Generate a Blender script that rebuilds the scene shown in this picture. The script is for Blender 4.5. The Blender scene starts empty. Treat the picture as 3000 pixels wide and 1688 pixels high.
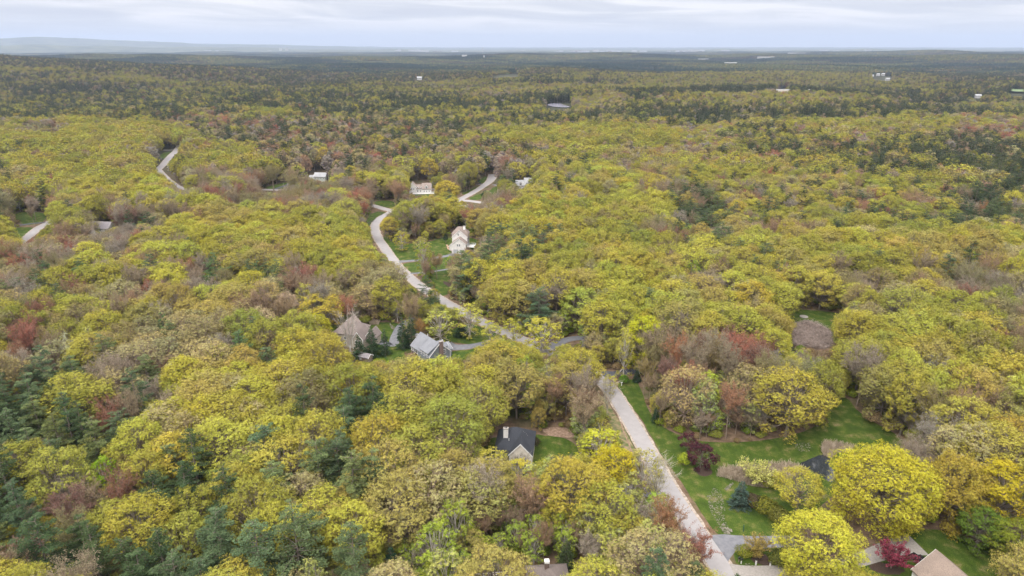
import bpy, math, random
import numpy as np

# ------------------------------------------------------------------ camera, world, sun, exposure
sc = bpy.context.scene
COL = sc.collection
PITCH, FPX, CAMH = math.radians(19.6), 2000.0, 120.0     # photograph is 3000 x 1688
cam_data = bpy.data.cameras.new('camera')
cam_data.sensor_width = 36.0
cam_data.lens = 24.0
cam_data.clip_start = 1.0
cam_data.clip_end = 90000.0
cam = bpy.data.objects.new('camera', cam_data)
cam.location = (0, 0, CAMH)
cam.rotation_euler = (math.radians(90) - PITCH, 0, 0)
COL.objects.link(cam)
sc.camera = cam

SUN_EL, SUN_AZ = math.radians(52), math.radians(215)
world = bpy.data.worlds.new("World")
sc.world = world
world.use_nodes = True


class NT:
    """tiny node-tree helper"""
    def __init__(s, tree):
        s.t = tree
        tree.nodes.clear()

    def n(s, kind, **kw):
        nd = s.t.nodes.new(kind)
        for k, v in kw.items():
            if k.startswith('i_'):
                nd.inputs[k[2:].replace('_', ' ')].default_value = v
            else:
                setattr(nd, k, v)
        return nd

    def l(s, a, ao, b, bi):
        s.t.links.new(a.outputs[ao], b.inputs[bi])

    def ramp(s, stops, interp='LINEAR'):
        r = s.t.nodes.new('ShaderNodeValToRGB')
        r.color_ramp.interpolation = interp
        e = r.color_ramp.elements
        while len(e) < len(stops):
            e.new(0.5)
        for el, (p, c) in zip(e, stops):
            el.position = p
            el.color = tuple(c) + (1.0,) if len(c) == 3 else c
        return r

    def math(s, op, a, b=None, c=None):
        m = s.t.nodes.new('ShaderNodeMath')
        m.operation = op
        for i, v in enumerate((a, b, c)):
            if v is None:
                continue
            if isinstance(v, tuple):
                s.t.links.new(v[0].outputs[v[1]], m.inputs[i])
            else:
                m.inputs[i].default_value = v
        return m

    def mix(s, f, a, b, typ='MIX'):
        m = s.t.nodes.new('ShaderNodeMix')
        m.data_type = 'RGBA'
        m.blend_type = typ
        for idx, v in ((0, f), (6, a), (7, b)):
            if isinstance(v, tuple) and hasattr(v[0], 'outputs'):
                s.t.links.new(v[0].outputs[v[1]], m.inputs[idx])
            elif idx == 0:
                m.inputs[0].default_value = v
            else:
                m.inputs[idx].default_value = tuple(v) + (1.0,)
        return m


W = NT(world.node_tree)
w_out = W.n('ShaderNodeOutputWorld')
bg = W.n('ShaderNodeBackground')
bg.inputs['Strength'].default_value = 0.1
sky = W.n('ShaderNodeTexSky', sky_type='NISHITA')
sky.sun_disc = False
sky.sun_elevation = SUN_EL
sky.sun_rotation = SUN_AZ
sky.air_density = 1.0
tc = W.n('ShaderNodeTexCoord')
sep = W.n('ShaderNodeSeparateXYZ')
W.l(tc, 'Generated', sep, 0)
# long flat cloud streaks: noise squeezed hard in elevation
comb = W.n('ShaderNodeCombineXYZ')
sx = W.math('MULTIPLY', (sep, 0), 5.5)
sy = W.math('MULTIPLY', (sep, 1), 1.5)
tilt = W.math('MULTIPLY_ADD', (sep, 0), 1.6, 3.7)
sz = W.math('MULTIPLY_ADD', (sep, 2), 62.0, (tilt, 0))
W.l(sx, 0, comb, 0); W.l(sy, 0, comb, 1); W.l(sz, 0, comb, 2)
nz1 = W.n('ShaderNodeTexNoise'); nz1.inputs['Scale'].default_value = 1.0
nz1.inputs['Detail'].default_value = 6.0; nz1.inputs['Roughness'].default_value = 0.52
nz1.inputs['Distortion'].default_value = 0.6
W.l(comb, 0, nz1, 'Vector')
streak = W.ramp([(0.34, (5.8, 5.95, 6.75)), (0.46, (6.45, 6.55, 7.2)), (0.54, (7.3, 7.3, 7.75)), (0.64, (8.6, 8.4, 8.8))])
W.l(nz1, 0, streak, 0)
# overcast deck is brighter overhead than at the horizon
zen = W.ramp([(0.0, (1.0, 1.0, 1.0)), (0.08, (1.04, 1.04, 1.03)), (0.3, (1.7, 1.66, 1.56)), (0.6, (3.2, 3.02, 2.7)), (1.0, (4.3, 4.0, 3.55))])
W.l(sep, 2, zen, 0)
deck = W.mix(1.0, (streak, 0), (zen, 0), 'MULTIPLY')
# pale band hugging the horizon
hz = W.ramp([(0.0, (1, 1, 1)), (0.012, (0.8, 0.8, 0.8)), (0.035, (0, 0, 0))])
W.l(sep, 2, hz, 0)
deck2 = W.mix((hz, 0), (deck, 2), (6.8, 6.95, 7.55))
fin = W.mix(0.9, (sky, 0), (deck2, 2))
W.l(fin, 2, bg, 'Color')
W.l(bg, 0, w_out, 0)

sun_d = bpy.data.lights.new('sun', 'SUN')
sun_d.energy = 1.8
sun_d.angle = math.radians(14)
sun_d.color = (1.0, 0.95, 0.86)
sun = bpy.data.objects.new('sun', sun_d)
sun.rotation_euler = (math.radians(90) - SUN_EL, 0, math.radians(180) - SUN_AZ)
COL.objects.link(sun)

sc.view_settings.view_transform = 'Standard'
sc.view_settings.look = 'None'
sc.view_settings.gamma = 1.0
sc.view_settings.exposure = 0.3
sc.render.engine = 'CYCLES'
sc.cycles.max_bounces = 5
sc.cycles.diffuse_bounces = 2
sc.cycles.glossy_bounces = 2
sc.cycles.transmission_bounces = 3
sc.cycles.volume_bounces = 0
sc.cycles.transparent_max_bounces = 8
sc.cycles.use_denoising = True

CP, SP = math.cos(PITCH), math.sin(PITCH)


# ------------------------------------------------------------------ picture <-> ground
def G(x, y, z=0.0):
    """pixel of the photograph (3000 wide) -> the point of the place at height z"""
    u, v = (x - 1500) / FPX, (844 - y) / FPX
    dy, dz = CP + v * SP, -SP + v * CP
    t = (z - CAMH) / dz
    return (u * t, dy * t, z)


def D(x, y, z=0.0):
    return G(x * 1.1646, y * 1.1646, z)


def proj(x, y, z):
    x, y, z = np.asarray(x, float), np.asarray(y, float), np.asarray(z, float)
    zz = z - CAMH
    depth = y * CP - zz * SP
    v = y * SP + zz * CP
    depth = np.maximum(depth, 1.0)
    return 1500 + FPX * x / depth, 844 - FPX * v / depth, depth


def inpoly(px, py, poly):
    px, py = np.asarray(px, float), np.asarray(py, float)
    inside = np.zeros(px.shape, bool)
    j = len(poly) - 1
    for i in range(len(poly)):
        xi, yi = poly[i]
        xj, yj = poly[j]
        if yi != yj:
            c = ((yi > py) != (yj > py)) & (px < (xj - xi) * (py - yi) / (yj - yi) + xi)
            inside ^= c
        j = i
    return inside


def zoomed(bx, by, s):
    return lambda pts: [(bx + a / s, by + b / s) for a, b in pts]


R1, R3, R4 = zoomed(0, 0, 2.576), zoomed(1500, 850, 3.435), zoomed(0, 450, 3.22)
R2 = zoomed(750, 850, 3.435)
R5, R6, R8 = zoomed(700, 450, 3.22), zoomed(1180, 470, 6.133), zoomed(2250, 1268, 3.435)
R7, R9, RH = zoomed(1500, 1268, 3.435), zoomed(2250, 850, 3.435), zoomed(940, 900, 6.44)


def sm(a, b, x):
    t = np.clip((np.asarray(x, float) - a) / (b - a), 0, 1)
    return t * t * (3 - 2 * t)


def wav(x, y, s, seed=0):
    """smooth pseudo-noise, about -1..1, feature size s metres"""
    x, y = np.asarray(x, float) / s, np.asarray(y, float) / s
    r = np.random.RandomState(seed + 11)
    o = 0.0
    for k in range(7):
        a = r.uniform(0, 6.28)
        f = r.uniform(0.7, 2.6)
        o = o + np.sin((x * math.cos(a) + y * math.sin(a)) * f * 3.1 + r.uniform(0, 6.28) + 0.9 * np.sin((y * math.cos(a) - x * math.sin(a)) * f * 1.7 + r.uniform(0, 6.28)))
    return o / 3.2


def gau(x, y, cx, cy, sx_, sy_):
    return np.exp(-((x - cx) / sx_) ** 2 - ((y - cy) / sy_) ** 2)


def hgt(x, y):
    """terrain height"""
    x, y = np.asarray(x, float), np.asarray(y, float)
    d = np.hypot(x, y)
    az = np.degrees(np.arctan2(x, y))
    h = sm(750, 1600, d) * (8 * wav(x, y, 1300, 1) + 4 * wav(x, y, 480, 2))
    h = h + gau(x, y, -2050, 2500, 800, 650) * 62
    h = h + gau(x, y, 1300, 1650, 700, 200) * 10 - gau(x, y, 900, 1250, 500, 180) * 8
    rg = np.exp(-((d - (5600 + 500 * np.sin(az / 9))) / 700) ** 2)
    h = h + rg * (30 + 12 * np.sin(az / 5.0 + 1) + 8 * sm(8, 24, az))
    rg2 = np.exp(-((d - 8200) / 900) ** 2)
    h = h + rg2 * (8 + 10 * np.sin(az / 3.7) + 28 * sm(12, 26, az))
    h = h - sm(6500, 8000, d) * 12 * (1 - sm(10, 20, az))
    return h


def hill_h(x, y):
    d = np.hypot(x, y)
    az = np.degrees(np.arctan2(x, y))
    L = 1 - sm(-38, -3, az)
    a = np.exp(-((d - 15500) / 1500) ** 2) * (20 + 100 * L + 12 * np.sin(az / 1.9) + 9 * np.sin(az / .8))
    b = np.exp(-((d - 22000) / 2400) ** 2) * (15 + 270 * L + 42 * L * np.sin(az / 2.6 + 1) + 16 * np.sin(az / 1.1) * (L + .15))
    c = np.exp(-((d - 28000) / 2400) ** 2) * (30 + 230 * L)
    return np.maximum(np.maximum(a, b), c)


# ------------------------------------------------------------------ mesh helpers
def make_mesh(name, V, F, mats=(), midx=None, vc=None, smooth=False):
    """V (n,3); F: list of arrays (k,3)/(k,4) or list of index tuples"""
    me = bpy.data.meshes.new(name)
    V = np.asarray(V, np.float32).reshape(-1, 3)
    blocks = F if isinstance(F, list) and len(F) and isinstance(F[0], np.ndarray) else None
    if blocks is None:
        me.from_pydata(V.tolist(), [], [tuple(f) for f in F])
        nf = len(F)
    else:
        loops = np.concatenate([b.reshape(-1) for b in blocks]).astype(np.int32)
        sizes = np.concatenate([np.full(len(b), b.shape[1]) for b in blocks]).astype(np.int32)
        nf = len(sizes)
        me.vertices.add(len(V))
        me.vertices.foreach_set('co', V.reshape(-1))
        me.loops.add(len(loops))
        me.loops.foreach_set('vertex_index', loops)
        me.polygons.add(nf)
        st = np.zeros(nf, np.int32)
        st[1:] = np.cumsum(sizes)[:-1]
        me.polygons.foreach_set('loop_start', st)
        me.polygons.foreach_set('loop_total', sizes)
        me.update(calc_edges=True)
    for m in mats:
        me.materials.append(m)
    if midx is not None:
        me.polygons.foreach_set('material_index', np.asarray(midx, np.int32))
    if vc is not None:
        at = me.attributes.new('vc', 'FLOAT_COLOR', 'FACE')
        c = np.ones((nf, 4), np.float32)
        c[:, :3] = vc
        at.data.foreach_set('color', c.reshape(-1))
    if smooth:
        me.polygons.foreach_set('use_smooth', np.ones(nf, bool))
    return me


def link(name, me, parent=None, loc=None, rz=0.0):
    o = bpy.data.objects.new(name, me)
    COL.objects.link(o)
    if parent is not None:
        o.parent = parent
    if loc is not None:
        o.location = loc
    if rz:
        o.rotation_euler = (0, 0, rz)
    return o


def tag(o, label, cat, group=None):
    o['label'] = label
    o['category'] = cat
    if group:
        o['group'] = group
    return o


def struct(o, kind='structure', label=None):
    o['kind'] = kind
    if label:
        o['label'] = label
    return o


class MB:
    """collects shapes into one mesh"""
    def __init__(s):
        s.v, s.f = [], []

    def add(s, V, F):
        n = len(s.v)
        s.v += [tuple(p) for p in V]
        s.f += [tuple(i + n for i in f) for f in F]
        return s

    def box(s, x0, x1, y0, y1, z0, z1):
        V = [(x, y, z) for z in (z0, z1) for y in (y0, y1) for x in (x0, x1)]
        return s.add(V, [(0, 2, 3, 1), (4, 5, 7, 6), (0, 1, 5, 4), (2, 6, 7, 3), (0, 4, 6, 2), (1, 3, 7, 5)])

    def extrude(s, prof, a0, a1, axis='x', rot=None):
        """prof: list of (u, z); extruded along x (u=y) or y (u=x)"""
        n = len(prof)
        V = []
        for a in (a0, a1):
            for u, z in prof:
                V.append((a, u, z) if axis == 'x' else (u, a, z))
        F = [tuple(range(n))[::-1], tuple(range(n, 2 * n))]
        for i in range(n):
            j = (i + 1) % n
            F.append((i, j, n + j, n + i))
        return s.add(V, F)

    def tube(s, p0, p1, r0, r1=None, k=8):
        r1 = r0 if r1 is None else r1
        p0, p1 = np.array(p0, float), np.array(p1, float)
        d = p1 - p0
        d /= max(np.linalg.norm(d), 1e-6)
        a = np.cross(d, (0, 0, 1) if abs(d[2]) < .9 else (1, 0, 0))
        a /= np.linalg.norm(a)
        b = np.cross(d, a)
        V = []
        for p, r in ((p0, r0), (p1, r1)):
            for i in range(k):
                t = 6.2832 * i / k
                V.append(tuple(p + (a * math.cos(t) + b * math.sin(t)) * r))
        F = [(i, (i + 1) % k, k + (i + 1) % k, k + i) for i in range(k)]
        F += [tuple(range(k))[::-1], tuple(range(k, 2 * k))]
        return s.add(V, F)

    def build(s, name, mat, parent=None, loc=None, rz=0.0):
        me = make_mesh(name, s.v, s.f, [mat])
        return link(name, me, parent, loc, rz)


# ------------------------------------------------------------------ materials
def principled(name, col=(.5, .5, .5), rough=0.8, metallic=0.0, spec=0.3):
    m = bpy.data.materials.new(name)
    m.use_nodes = True
    t = NT(m.node_tree)
    out = t.n('ShaderNodeOutputMaterial')
    p = t.n('ShaderNodeBsdfPrincipled')
    p.inputs['Base Color'].default_value = tuple(col) + (1,)
    p.inputs['Roughness'].default_value = rough
    p.inputs['Metallic'].default_value = metallic
    p.inputs['Specular IOR Level'].default_value = spec
    t.l(p, 0, out, 0)
    return m, t, p


def noisy(name, c1, c2, scale=1.0, detail=6, rough=0.85, bump=0.0, lo=.35, hi=.65, stretch=None, spec=.25, rough2=.6):
    m, t, p = principled(name, c1, rough, spec=spec)
    tcn = t.n('ShaderNodeTexCoord')
    src = (tcn, 'Object')
    if stretch:
        mp = t.n('ShaderNodeMapping')
        mp.inputs['Scale'].default_value = stretch
        t.l(tcn, 'Object', mp, 0)
        src = (mp, 0)
    n = t.n('ShaderNodeTexNoise')
    n.inputs['Scale'].default_value = scale
    n.inputs['Detail'].default_value = detail
    n.inputs['Roughness'].default_value = rough2
    t.l(src[0], src[1], n, 'Vector')
    r = t.ramp([(lo, c1), (hi, c2)])
    t.l(n, 0, r, 0)
    t.l(r, 0, p, 'Base Color')
    if bump:
        b = t.n('ShaderNodeBump')
        b.inputs['Distance'].default_value = bump
        b.inputs['Strength'].default_value = 0.6
        t.l(n, 0, b, 'Height')
        t.l(b, 0, p, 'Normal')
    return m


def siding(name, col, pitch=0.2, rough=.6):
    """clapboard: fine horizontal courses as bump plus a little mottling"""
    m, t, p = principled(name, col, rough)
    tcn = t.n('ShaderNodeTexCoord')
    w = t.n('ShaderNodeTexWave', wave_type='BANDS', bands_direction='Z', wave_profile='SAW')
    w.inputs['Scale'].default_value = 0.314 / pitch
    t.l(tcn, 'Object', w, 'Vector')
    n = t.n('ShaderNodeTexNoise'); n.inputs['Scale'].default_value = .8
    n.inputs['Detail'].default_value = 5
    t.l(tcn, 'Object', n, 'Vector')
    r = t.ramp([(.3, tuple(c * .86 for c in col)), (.7, tuple(min(1, c * 1.06) for c in col))])
    t.l(n, 0, r, 0)
    t.l(r, 0, p, 'Base Color')
    b = t.n('ShaderNodeBump'); b.inputs['Distance'].default_value = .03
    t.l(w, 0, b, 'Height')
    t.l(b, 0, p, 'Normal')
    return m


def shingle(name, col, var=.22):
    m, t, p = principled(name, col, .85, spec=.2)
    tcn = t.n('ShaderNodeTexCoord')
    n = t.n('ShaderNodeTexNoise'); n.inputs['Scale'].default_value = 5
    n.inputs['Detail'].default_value = 4
    t.l(tcn, 'Object', n, 'Vector')
    n2 = t.n('ShaderNodeTexNoise'); n2.inputs['Scale'].default_value = .35
    n2.inputs['Detail'].default_value = 5
    t.l(tcn, 'Object', n2, 'Vector')
    r = t.ramp([(.3, tuple(c * (1 - var) for c in col)), (.7, tuple(min(1, c * (1 + var)) for c in col))])
    t.l(n, 0, r, 0)
    r2 = t.ramp([(.35, (.88, .88, .88)), (.7, (1.08, 1.07, 1.05))])
    t.l(n2, 0, r2, 0)
    mx = t.mix(1.0, (r, 0), (r2, 0), 'MULTIPLY')
    t.l(mx, 2, p, 'Base Color')
    w = t.n('ShaderNodeTexWave', wave_type='BANDS', bands_direction='Z', wave_profile='SAW')
    w.inputs['Scale'].default_value = 2.4
    t.l(tcn, 'Object', w, 'Vector')
    b = t.n('ShaderNodeBump'); b.inputs['Distance'].default_value = .02
    t.l(w, 0, b, 'Height')
    t.l(b, 0, p, 'Normal')
    return m


def leafmat(name, trans=.35):
    """leaf colour = the tree's own tint x a small per-leaf variation"""
    m = bpy.data.materials.new(name)
    m.use_nodes = True
    t = NT(m.node_tree)
    out = t.n('ShaderNodeOutputMaterial')
    a = t.n('ShaderNodeAttribute', attribute_name='tint', attribute_type='INSTANCER')
    v = t.n('ShaderNodeAttribute', attribute_name='vc', attribute_type='GEOMETRY')
    mx = t.mix(1.0, (a, 'Color'), (v, 'Color'), 'MULTIPLY')
    d = t.n('ShaderNodeBsdfDiffuse')
    t.l(mx, 2, d, 0)
    tr = t.n('ShaderNodeBsdfTranslucent')
    t.l(mx, 2, tr, 0)
    ms = t.n('ShaderNodeMixShader')
    ms.inputs[0].default_value = trans
    t.l(d, 0, ms, 1)
    t.l(tr, 0, ms, 2)
    t.l(ms, 0, out, 0)
    return m


M = {}
M['leaf'] = leafmat('leaves', .2)
M['needle'] = leafmat('needles', .12)
M['bark'] = noisy('bark', (.13, .105, .085), (.27, .235, .2), 1.2, stretch=(1, 1, .3))
M['greybark'] = noisy('grey_bark', (.3, .27, .24), (.5, .47, .43), 1.5, stretch=(1, 1, .3))
M['twig'] = noisy('twigs', (.2, .15, .115), (.33, .26, .21), .6)
M['litter'] = noisy('leaf_litter', (.15, .1, .065), (.34, .24, .18), 1.0, detail=8)
M['slate'] = shingle('charcoal_shingles', (.04, .045, .056))
M['grey_roof'] = shingle('grey_shingles', (.21, .222, .25), .16)
M['brown_roof'] = shingle('brown_shingles', (.2, .17, .16), .2)
M['tan_roof'] = shingle('tan_shingles', (.26, .208, .178), .2)
M['rose_roof'] = shingle('faded_rose_shingles', (.27, .225, .205), .14)
M['light_roof'] = shingle('light_grey_shingles', (.32, .33, .35), .14)
M['metalroof'] = noisy('weathered_metal_roof', (.19, .175, .19), (.27, .255, .27), 2.0)
M['white'] = siding('white_clapboard', (.74, .72, .71))
M['cream'] = siding('cream_clapboard', (.74, .69, .61))
M['tan'] = siding('tan_clapboard', (.46, .41, .35))
M['greyblue'] = siding('grey_blue_clapboard', (.2, .235, .26))
M['palegreen'] = siding('pale_green_clapboard', (.45, .49, .45))
M['grey'] = siding('grey_clapboard', (.4, .41, .43))
M['trim'] = principled('white_trim', (.8, .8, .8), .5)[0]
M['glass'] = principled('window_glass', (.03, .04, .055), .12, spec=.6)[0]
M['brick'] = noisy('brick', (.15, .11, .10), (.22, .165, .145), 6)
M['concrete'] = noisy('concrete', (.24, .225, .21), (.32, .3, .28), 2)
M['deckwood'] = noisy('red_brown_deck', (.13, .075, .06), (.2, .12, .1), 3)
M['wood'] = noisy('weathered_wood', (.2, .16, .12), (.3, .25, .2), 2)
M['stone'] = noisy('field_stone', (.09, .095, .06), (.26, .24, .2), 1.2)
M['black'] = principled('black_paint', (.012, .013, .016), .25, spec=.6)[0]
M['rubber'] = principled('rubber', (.02, .02, .02), .9)[0]
M['postgreen'] = principled('green_post_paint', (.03, .1, .08), .5)[0]
M['orange'] = principled('orange_plastic', (.7, .16, .02), .5)[0]
M['mulch'] = noisy('bark_mulch', (.035, .022, .017), (.075, .05, .04), 4)
M['yellowp'] = principled('yellow_paint', (.7, .5, .05), .5)[0]


def ground_mat():
    m, t, p = principled('forest_floor', (.1, .08, .05), .95, spec=.1)
    tcn = t.n('ShaderNodeTexCoord')
    n = t.n('ShaderNodeTexNoise'); n.inputs['Scale'].default_value = .35
    n.inputs['Detail'].default_value = 8; n.inputs['Roughness'].default_value = .7
    t.l(tcn, 'Object', n, 'Vector')
    r = t.ramp([(.3, (.075, .055, .035)), (.5, (.15, .105, .07)), (.68, (.24, .165, .12))])
    t.l(n, 0, r, 0)
    n2 = t.n('ShaderNodeTexNoise'); n2.inputs['Scale'].default_value = .045
    n2.inputs['Detail'].default_value = 5
    t.l(tcn, 'Object', n2, 'Vector')
    r2 = t.ramp([(.5, (0, 0, 0)), (.66, (1, 1, 1))])
    t.l(n2, 0, r2, 0)
    g = t.mix((r2, 0), (r, 0), (.07, .085, .03))
    # far country: clearings and fields between dark woods
    n3 = t.n('ShaderNodeTexNoise'); n3.inputs['Scale'].default_value = .0016
    n3.inputs['Detail'].default_value = 9; n3.inputs['Roughness'].default_value = .65
    t.l(tcn, 'Object', n3, 'Vector')
    r3 = t.ramp([(.42, (.022, .038, .022)), (.52, (.045, .06, .028)), (.6, (.10, .10, .05)), (.68, (.2, .19, .11))])
    t.l(n3, 0, r3, 0)
    geo = t.n('ShaderNodeNewGeometry')
    ln = t.n('ShaderNodeVectorMath', operation='LENGTH')
    t.l(geo, 'Position', ln, 0)
    mr = t.n('ShaderNodeMapRange')
    mr.inputs[1].default_value = 8500
    mr.inputs[2].default_value = 11500
    t.l(ln, 'Value', mr, 0)
    mr2 = t.n('ShaderNodeMapRange')
    mr2.inputs[1].default_value = 500
    mr2.inputs[2].default_value = 900
    t.l(ln, 'Value', mr2, 0)
    g1 = t.mix((mr2, 0), (g, 2), (.05, .052, .03))
    g2 = t.mix((mr, 0), (g1, 2), (r3, 0))
    t.l(g2, 2, p, 'Base Color')
    return m


def grass_mat():
    m, t, p = principled('grass_blades', (.06, .12, .02), .9, spec=.15)
    tcn = t.n('ShaderNodeTexCoord')
    n = t.n('ShaderNodeTexNoise'); n.inputs['Scale'].default_value = .25
    n.inputs['Detail'].default_value = 8; n.inputs['Roughness'].default_value = .62
    t.l(tcn, 'Object', n, 'Vector')
    r = t.ramp([(.28, (.028, .05, .007)), (.48, (.045, .078, .010)), (.58, (.078, .10, .02)), (.7, (.17, .145, .07))])
    t.l(n, 0, r, 0)
    w = t.n('ShaderNodeTexNoise'); w.inputs['Scale'].default_value = 1.0
    w.inputs['Detail'].default_value = 3
    mp = t.n('ShaderNodeMapping')
    mp.inputs['Rotation'].default_value = (0, 0, .35)
    mp.inputs['Scale'].default_value = (.9, .09, 1)
    t.l(tcn, 'Object', mp, 0)
    t.l(mp, 0, w, 'Vector')
    r2 = t.ramp([(.3, (.86, .88, .86)), (.7, (1.12, 1.1, 1.12))])
    t.l(w, 0, r2, 0)
    f = t.n('ShaderNodeTexNoise'); f.inputs['Scale'].default_value = 4.0
    f.inputs['Detail'].default_value = 3
    t.l(tcn, 'Object', f, 'Vector')
    r3 = t.ramp([(.35, (.7, .72, .7)), (.65, (1.3, 1.28, 1.2))])
    t.l(f, 0, r3, 0)
    a = t.mix(1, (r, 0), (r2, 0), 'MULTIPLY')
    b = t.mix(1, (a, 2), (r3, 0), 'MULTIPLY')
    t.l(b, 2, p, 'Base Color')
    return m


M['ground'] = ground_mat()
M['lawn'] = grass_mat()
M['verge'] = noisy('dry_verge', (.07, .1, .03), (.26, .2, .12), .4, detail=8, lo=.38, hi=.62)
M['road'] = noisy('old_asphalt', (.275, .265, .27), (.325, .314, .32), .35, detail=7, lo=.3, hi=.7)
M['shoulder'] = noisy('sandy_shoulder', (.2, .17, .13), (.42, .36, .31), 1.2, detail=8, lo=.35, hi=.6)
M['drive'] = noisy('driveway_asphalt', (.12, .125, .145), (.2, .205, .225), .6, detail=8, lo=.3, hi=.7)
M['darkdrive'] = noisy('dark_asphalt', (.06, .063, .08), (.09, .095, .115), .6)
M['path'] = noisy('brick_path', (.3, .2, .14), (.42, .29, .22), 2)
M['field'] = noisy('hay_field', (.13, .2, .09), (.2, .26, .13), .02)
M['water'] = principled('pond_water', (.025, .03, .035), .08, spec=.6)[0]
M['greywater'] = principled('reed_water', (.2, .2, .25), .25, spec=.5)[0]
M['ditch'] = noisy('wet_ditch', (.025, .035, .015), (.06, .075, .03), 1)
M['farhill'] = noisy('hill_woods', (.03, .045, .03), (.1, .11, .06), .004, detail=9, lo=.4, hi=.62)

# ------------------------------------------------------------------ ground, hills
def grid_sheet(name, ds, az, hf, mat):
    az = np.radians(az)
    dd, aa = np.meshgrid(ds, az, indexing='ij')
    X, Y = dd * np.sin(aa), dd * np.cos(aa)
    Z = hf(X, Y)
    V = np.stack([X, Y, Z], -1).reshape(-1, 3)
    na = len(az)
    i = np.arange((len(ds) - 1) * (na - 1))
    r, c = i // (na - 1), i % (na - 1)
    a = r * na + c
    F = np.stack([a, a + na, a + na + 1, a + 1], 1).astype(np.int32)
    me = make_mesh(name, V, [F[:, ::-1].copy()], [mat], smooth=True)
    return link(name, me)


AZ = np.concatenate([np.linspace(-180, -52, 14), np.linspace(-50, 50, 240), np.linspace(52, 180, 14)])
g = grid_sheet('ground', np.concatenate([[0.5], np.geomspace(40, 32000, 400)]), AZ, lambda x, y: hgt(x, y) - sm(12500, 14000, np.hypot(x, y)) * 6, M['ground'])
struct(g)
g = grid_sheet('hills', np.geomspace(12800, 31500, 150), np.linspace(-46, 46, 420), lambda x, y: hgt(x, y) + hill_h(x, y) + 3, M['farhill'])
struct(g)


# ------------------------------------------------------------------ flat sheets on the ground
def smooth_poly(pts, it=2):
    for _ in range(it):
        q = []
        for i in range(len(pts)):
            a, b = np.array(pts[i - 1]), np.array(pts[i])
            q += [tuple(a * .75 + b * .25), tuple(a * .25 + b * .75)]
        pts = q
    return pts


def sheet(name, poly, mat, z, label=None, px=True, smooth=2, jitter=.25):
    pts = [G(x, y)[:2] for x, y in poly] if px else poly
    rnd = random.Random(len(pts) * 7 + int(abs(pts[0][0]) * 10))
    if smooth:
        pts = smooth_poly(pts, smooth)
        pts = [(x + rnd.uniform(-jitter, jitter), y + rnd.uniform(-jitter, jitter)) for x, y in pts]
    cx, cy = np.mean([p[0] for p in pts]), np.mean([p[1] for p in pts])
    import mathutils
    vs = [mathutils.Vector((x - cx, y - cy, 0)) for x, y in pts]
    tri = mathutils.geometry.tessellate_polygon([vs])
    zz = float(hgt(cx, cy)) if math.hypot(cx, cy) > 760 else 0
    F = []
    for t in tri:
        a, b, c = (vs[i] for i in t)
        F.append(tuple(t) if (b - a).cross(c - a).z > 0 else tuple(t[::-1]))
    me = make_mesh(name, [tuple(v) for v in vs], F, [mat])
    return struct(link(name, me, loc=(cx, cy, z + zz)), label=label)


def ribbon(name, pts, width, mat, z, label=None, kindless=False, jitter=0.0, px=True):
    """a road: centre line (photo pixels on the ground), width in metres"""
    P = np.array([G(x, y)[:2] for x, y in pts]) if px else np.array(pts, float)
    wd = np.array(width, float) if hasattr(width, '__len__') else np.full(len(P), float(width))
    # Catmull-Rom
    Q, Wd = [], []
    for i in range(len(P) - 1):
        p0, p1, p2, p3 = P[max(i - 1, 0)], P[i], P[i + 1], P[min(i + 2, len(P) - 1)]
        n = max(2, int(np.linalg.norm(p2 - p1) / 2.0))
        for k in range(n):
            t = k / n
            Q.append(.5 * ((2 * p1) + (-p0 + p2) * t + (2 * p0 - 5 * p1 + 4 * p2 - p3) * t * t + (-p0 + 3 * p1 - 3 * p2 + p3) * t ** 3))
            Wd.append(wd[i] * (1 - t) + wd[i + 1] * t)
    Q.append(P[-1]); Wd.append(wd[-1])
    Q, Wd = np.array(Q), np.array(Wd)
    T = np.gradient(Q, axis=0)
    T /= np.linalg.norm(T, axis=1)[:, None]
    N = np.stack([-T[:, 1], T[:, 0]], 1)
    rs = np.random.RandomState(len(Q))
    jl, jr = rs.uniform(-jitter, jitter, len(Q)), rs.uniform(-jitter, jitter, len(Q))
    A, B = Q + N * (Wd / 2 + jl)[:, None], Q - N * (Wd / 2 + jr)[:, None]
    c = Q.mean(0)
    V = np.zeros((len(Q) * 2, 3))
    V[0::2, :2] = A - c
    V[1::2, :2] = B - c
    i = np.arange(len(Q) - 1) * 2
    F = np.stack([i, i + 1, i + 3, i + 2], 1).astype(np.int32)
    me = make_mesh(name, V, [F], [mat])
    o = link(name, me, loc=(c[0], c[1], z))
    if not kindless:
        struct(o, label=label)
    return Q, Wd


ROADS = []


def road(name, pts, width, mat, z, sh=.7, label=None):
    q = ribbon(name, pts, width, mat, z, label=label)
    if sh:
        w2 = [w + 2 * sh for w in width] if hasattr(width, '__len__') else width + 2 * sh
        ribbon('road_shoulder', pts, w2, M['shoulder'], z - .02, label='sandy gravel shoulder', jitter=.22)
    ROADS.append(q)
    return q


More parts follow.
